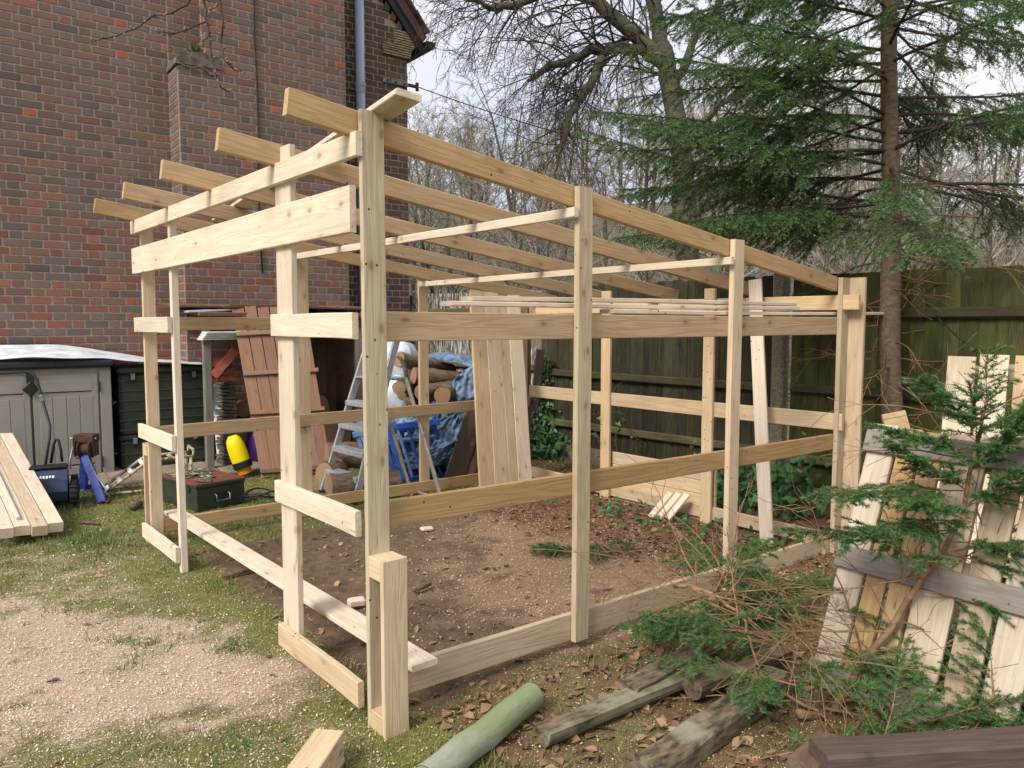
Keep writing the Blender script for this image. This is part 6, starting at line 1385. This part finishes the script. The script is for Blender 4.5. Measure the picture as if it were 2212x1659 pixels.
# ------------------------------------------------------------------ what lies and grows on the ground
def in_view(n, seed, ymax=9.2):
    """random ground points inside the camera's field, denser near the camera"""
    r = np.random.default_rng(seed); Y = 1.9*np.exp(r.random(n)*math.log(ymax/1.9)); X = (r.random(n)*2-1)*(0.72*Y + 0.35); return X, Y, r
def blocked(X, Y):
    """under the house or beyond the fence"""
    t = (X-WA.x)*WN.x + (Y-WA.y)*WN.y; f = (X-FA.x)*FN.x + (Y-FA.y)*FN.y
    return (t < 0.75) | (f < 0.02)
def grass():
    X, Y, r = in_view(260000, 1, 8.6); s, g, l = covers(X, Y); keep = (r.random(len(X)) < np.clip(g*np.where(Y < 4.4, 0.72, 1.2) - s*0.6, 0, 1)) & ~blocked(X, Y); X, Y = X[keep], Y[keep]; n = len(X)
    Z = bumpz(X, Y); patch = fbm(X*2.2, Y*2.2, 61); tf = sstep(fbm(X*3.1+5, Y*3.1, 81), 0.56, 0.66); h = (0.008 + 0.014*r.random(n))*(0.6 + 1.0*patch)*(1 + 1.5*tf); sxx, syy = shed_xy(X, Y)
    h = h*np.where(Y > 4.9, 1.5, 1.0); a = r.random(n)*2*np.pi; lean = r.uniform(0.3, 1.4, n); w = 0.0016 + 0.0006*Y/2
    d = np.stack([np.cos(a)*lean, np.sin(a)*lean, np.ones(n)], 1); d /= np.linalg.norm(d, axis=1)[:, None]; sd = np.stack([-np.sin(a), np.cos(a), np.zeros(n)], 1)
    B = np.stack([X, Y, Z-0.002], 1); V = np.stack([B - sd*w[:, None], B + sd*w[:, None], B + d*h[:, None]], 1)
    yel = np.clip(fbm(X*1.3+7, Y*1.3, 71)*1.6 - 0.35 + r.normal(size=n)*0.2, 0, 1); yel = np.where(Y > 4.6, yel*0.4, np.clip(yel + 0.22 - 0.5*tf, 0, 1))
    o = raw('grass', V.reshape(-1, 3), np.arange(n*3).reshape(-1, 3), 'grass', tint=np.repeat(yel, 3)); tag(o, 'short mossy lawn grass between the sawdust patches', 'grass', kind='stuff'); print('grass', n)
grass()
def chips():
    X, Y, r = in_view(240000, 2, 8.0); s, g, l = covers(X, Y); keep = (r.random(len(X)) < np.clip(s*0.9 + 0.16*(g > 0.25), 0, 0.9)) & ~blocked(X, Y); X, Y = X[keep], Y[keep]; n = len(X)
    Z = bumpz(X, Y) + r.uniform(0.001, 0.012, n)*np.where(s[keep] > 0.4, 1, 0.9); sz = (0.0022 + 0.0035*r.random(n)**2)*(0.7 + 0.16*Y)
    a = r.random(n)*2*np.pi; t1 = np.stack([np.cos(a), np.sin(a), r.normal(size=n)*0.35], 1); t2 = np.stack([-np.sin(a), np.cos(a), r.normal(size=n)*0.35], 1)
    C = np.stack([X, Y, Z], 1); V = np.stack([C + t1*sz[:, None], C + t2*sz[:, None]*0.5, C - t1*sz[:, None], C - t2*sz[:, None]*0.5], 1)
    o = raw('sawdust', V.reshape(-1, 3), np.arange(n*4).reshape(-1, 4), 'sawdust', tint=np.repeat(np.where(shed_xy(X, Y)[0] > 0.1, -0.5, 0.0) + r.random(n), 4)); tag(o, 'pale sawdust and shavings scattered over the ground', 'sawdust', kind='stuff'); print('chips', n)
chips()
def litter():
    X, Y, r = in_view(42000, 3, 8.4); s, g, l = covers(X, Y); keep = (r.random(len(X)) < np.clip(l*0.62 - 0.02, 0, 0.8)) & ~blocked(X, Y); X, Y = X[keep], Y[keep]; n = len(X)
    sz = r.uniform(0.010, 0.030, n); Z = bumpz(X, Y) + 0.004 + r.random(n)*0.016*np.clip(l[keep], 0, 1); a = r.random(n)*2*np.pi
    t1 = np.stack([np.cos(a), np.sin(a), r.normal(size=n)*0.30], 1); t2 = np.stack([-np.sin(a), np.cos(a), r.normal(size=n)*0.30], 1); up = np.array([0, 0, 1.0]); C = np.stack([X, Y, Z], 1); q = sz[:, None]; cu = (r.uniform(-0.1, 0.55, n))[:, None]*q
    lob = r.uniform(0.35, 0.75, (n, 1))
    V = np.stack([C - t1*q, C - t1*q*0.25 + t2*q*lob + up*cu, C + t1*q*0.35 + t2*q*lob*0.8 + up*cu*0.9, C + t1*q*1.05 + up*cu*0.3, C + t1*q*0.35 - t2*q*lob*0.8 + up*cu*0.8, C - t1*q*0.25 - t2*q*lob + up*cu], 1)
    F = (np.array([[0, 3, 2, 1], [0, 5, 4, 3]])[None] + 6*np.arange(n)[:, None, None]).reshape(-1, 4)
    o = raw('dead_leaves', V.reshape(-1, 3), F, 'deadleaf', tint=np.repeat(r.random(n), 6)); tag(o, 'brown dead leaves littering the soil', 'leaves', kind='stuff'); print('leaves', n)
litter()
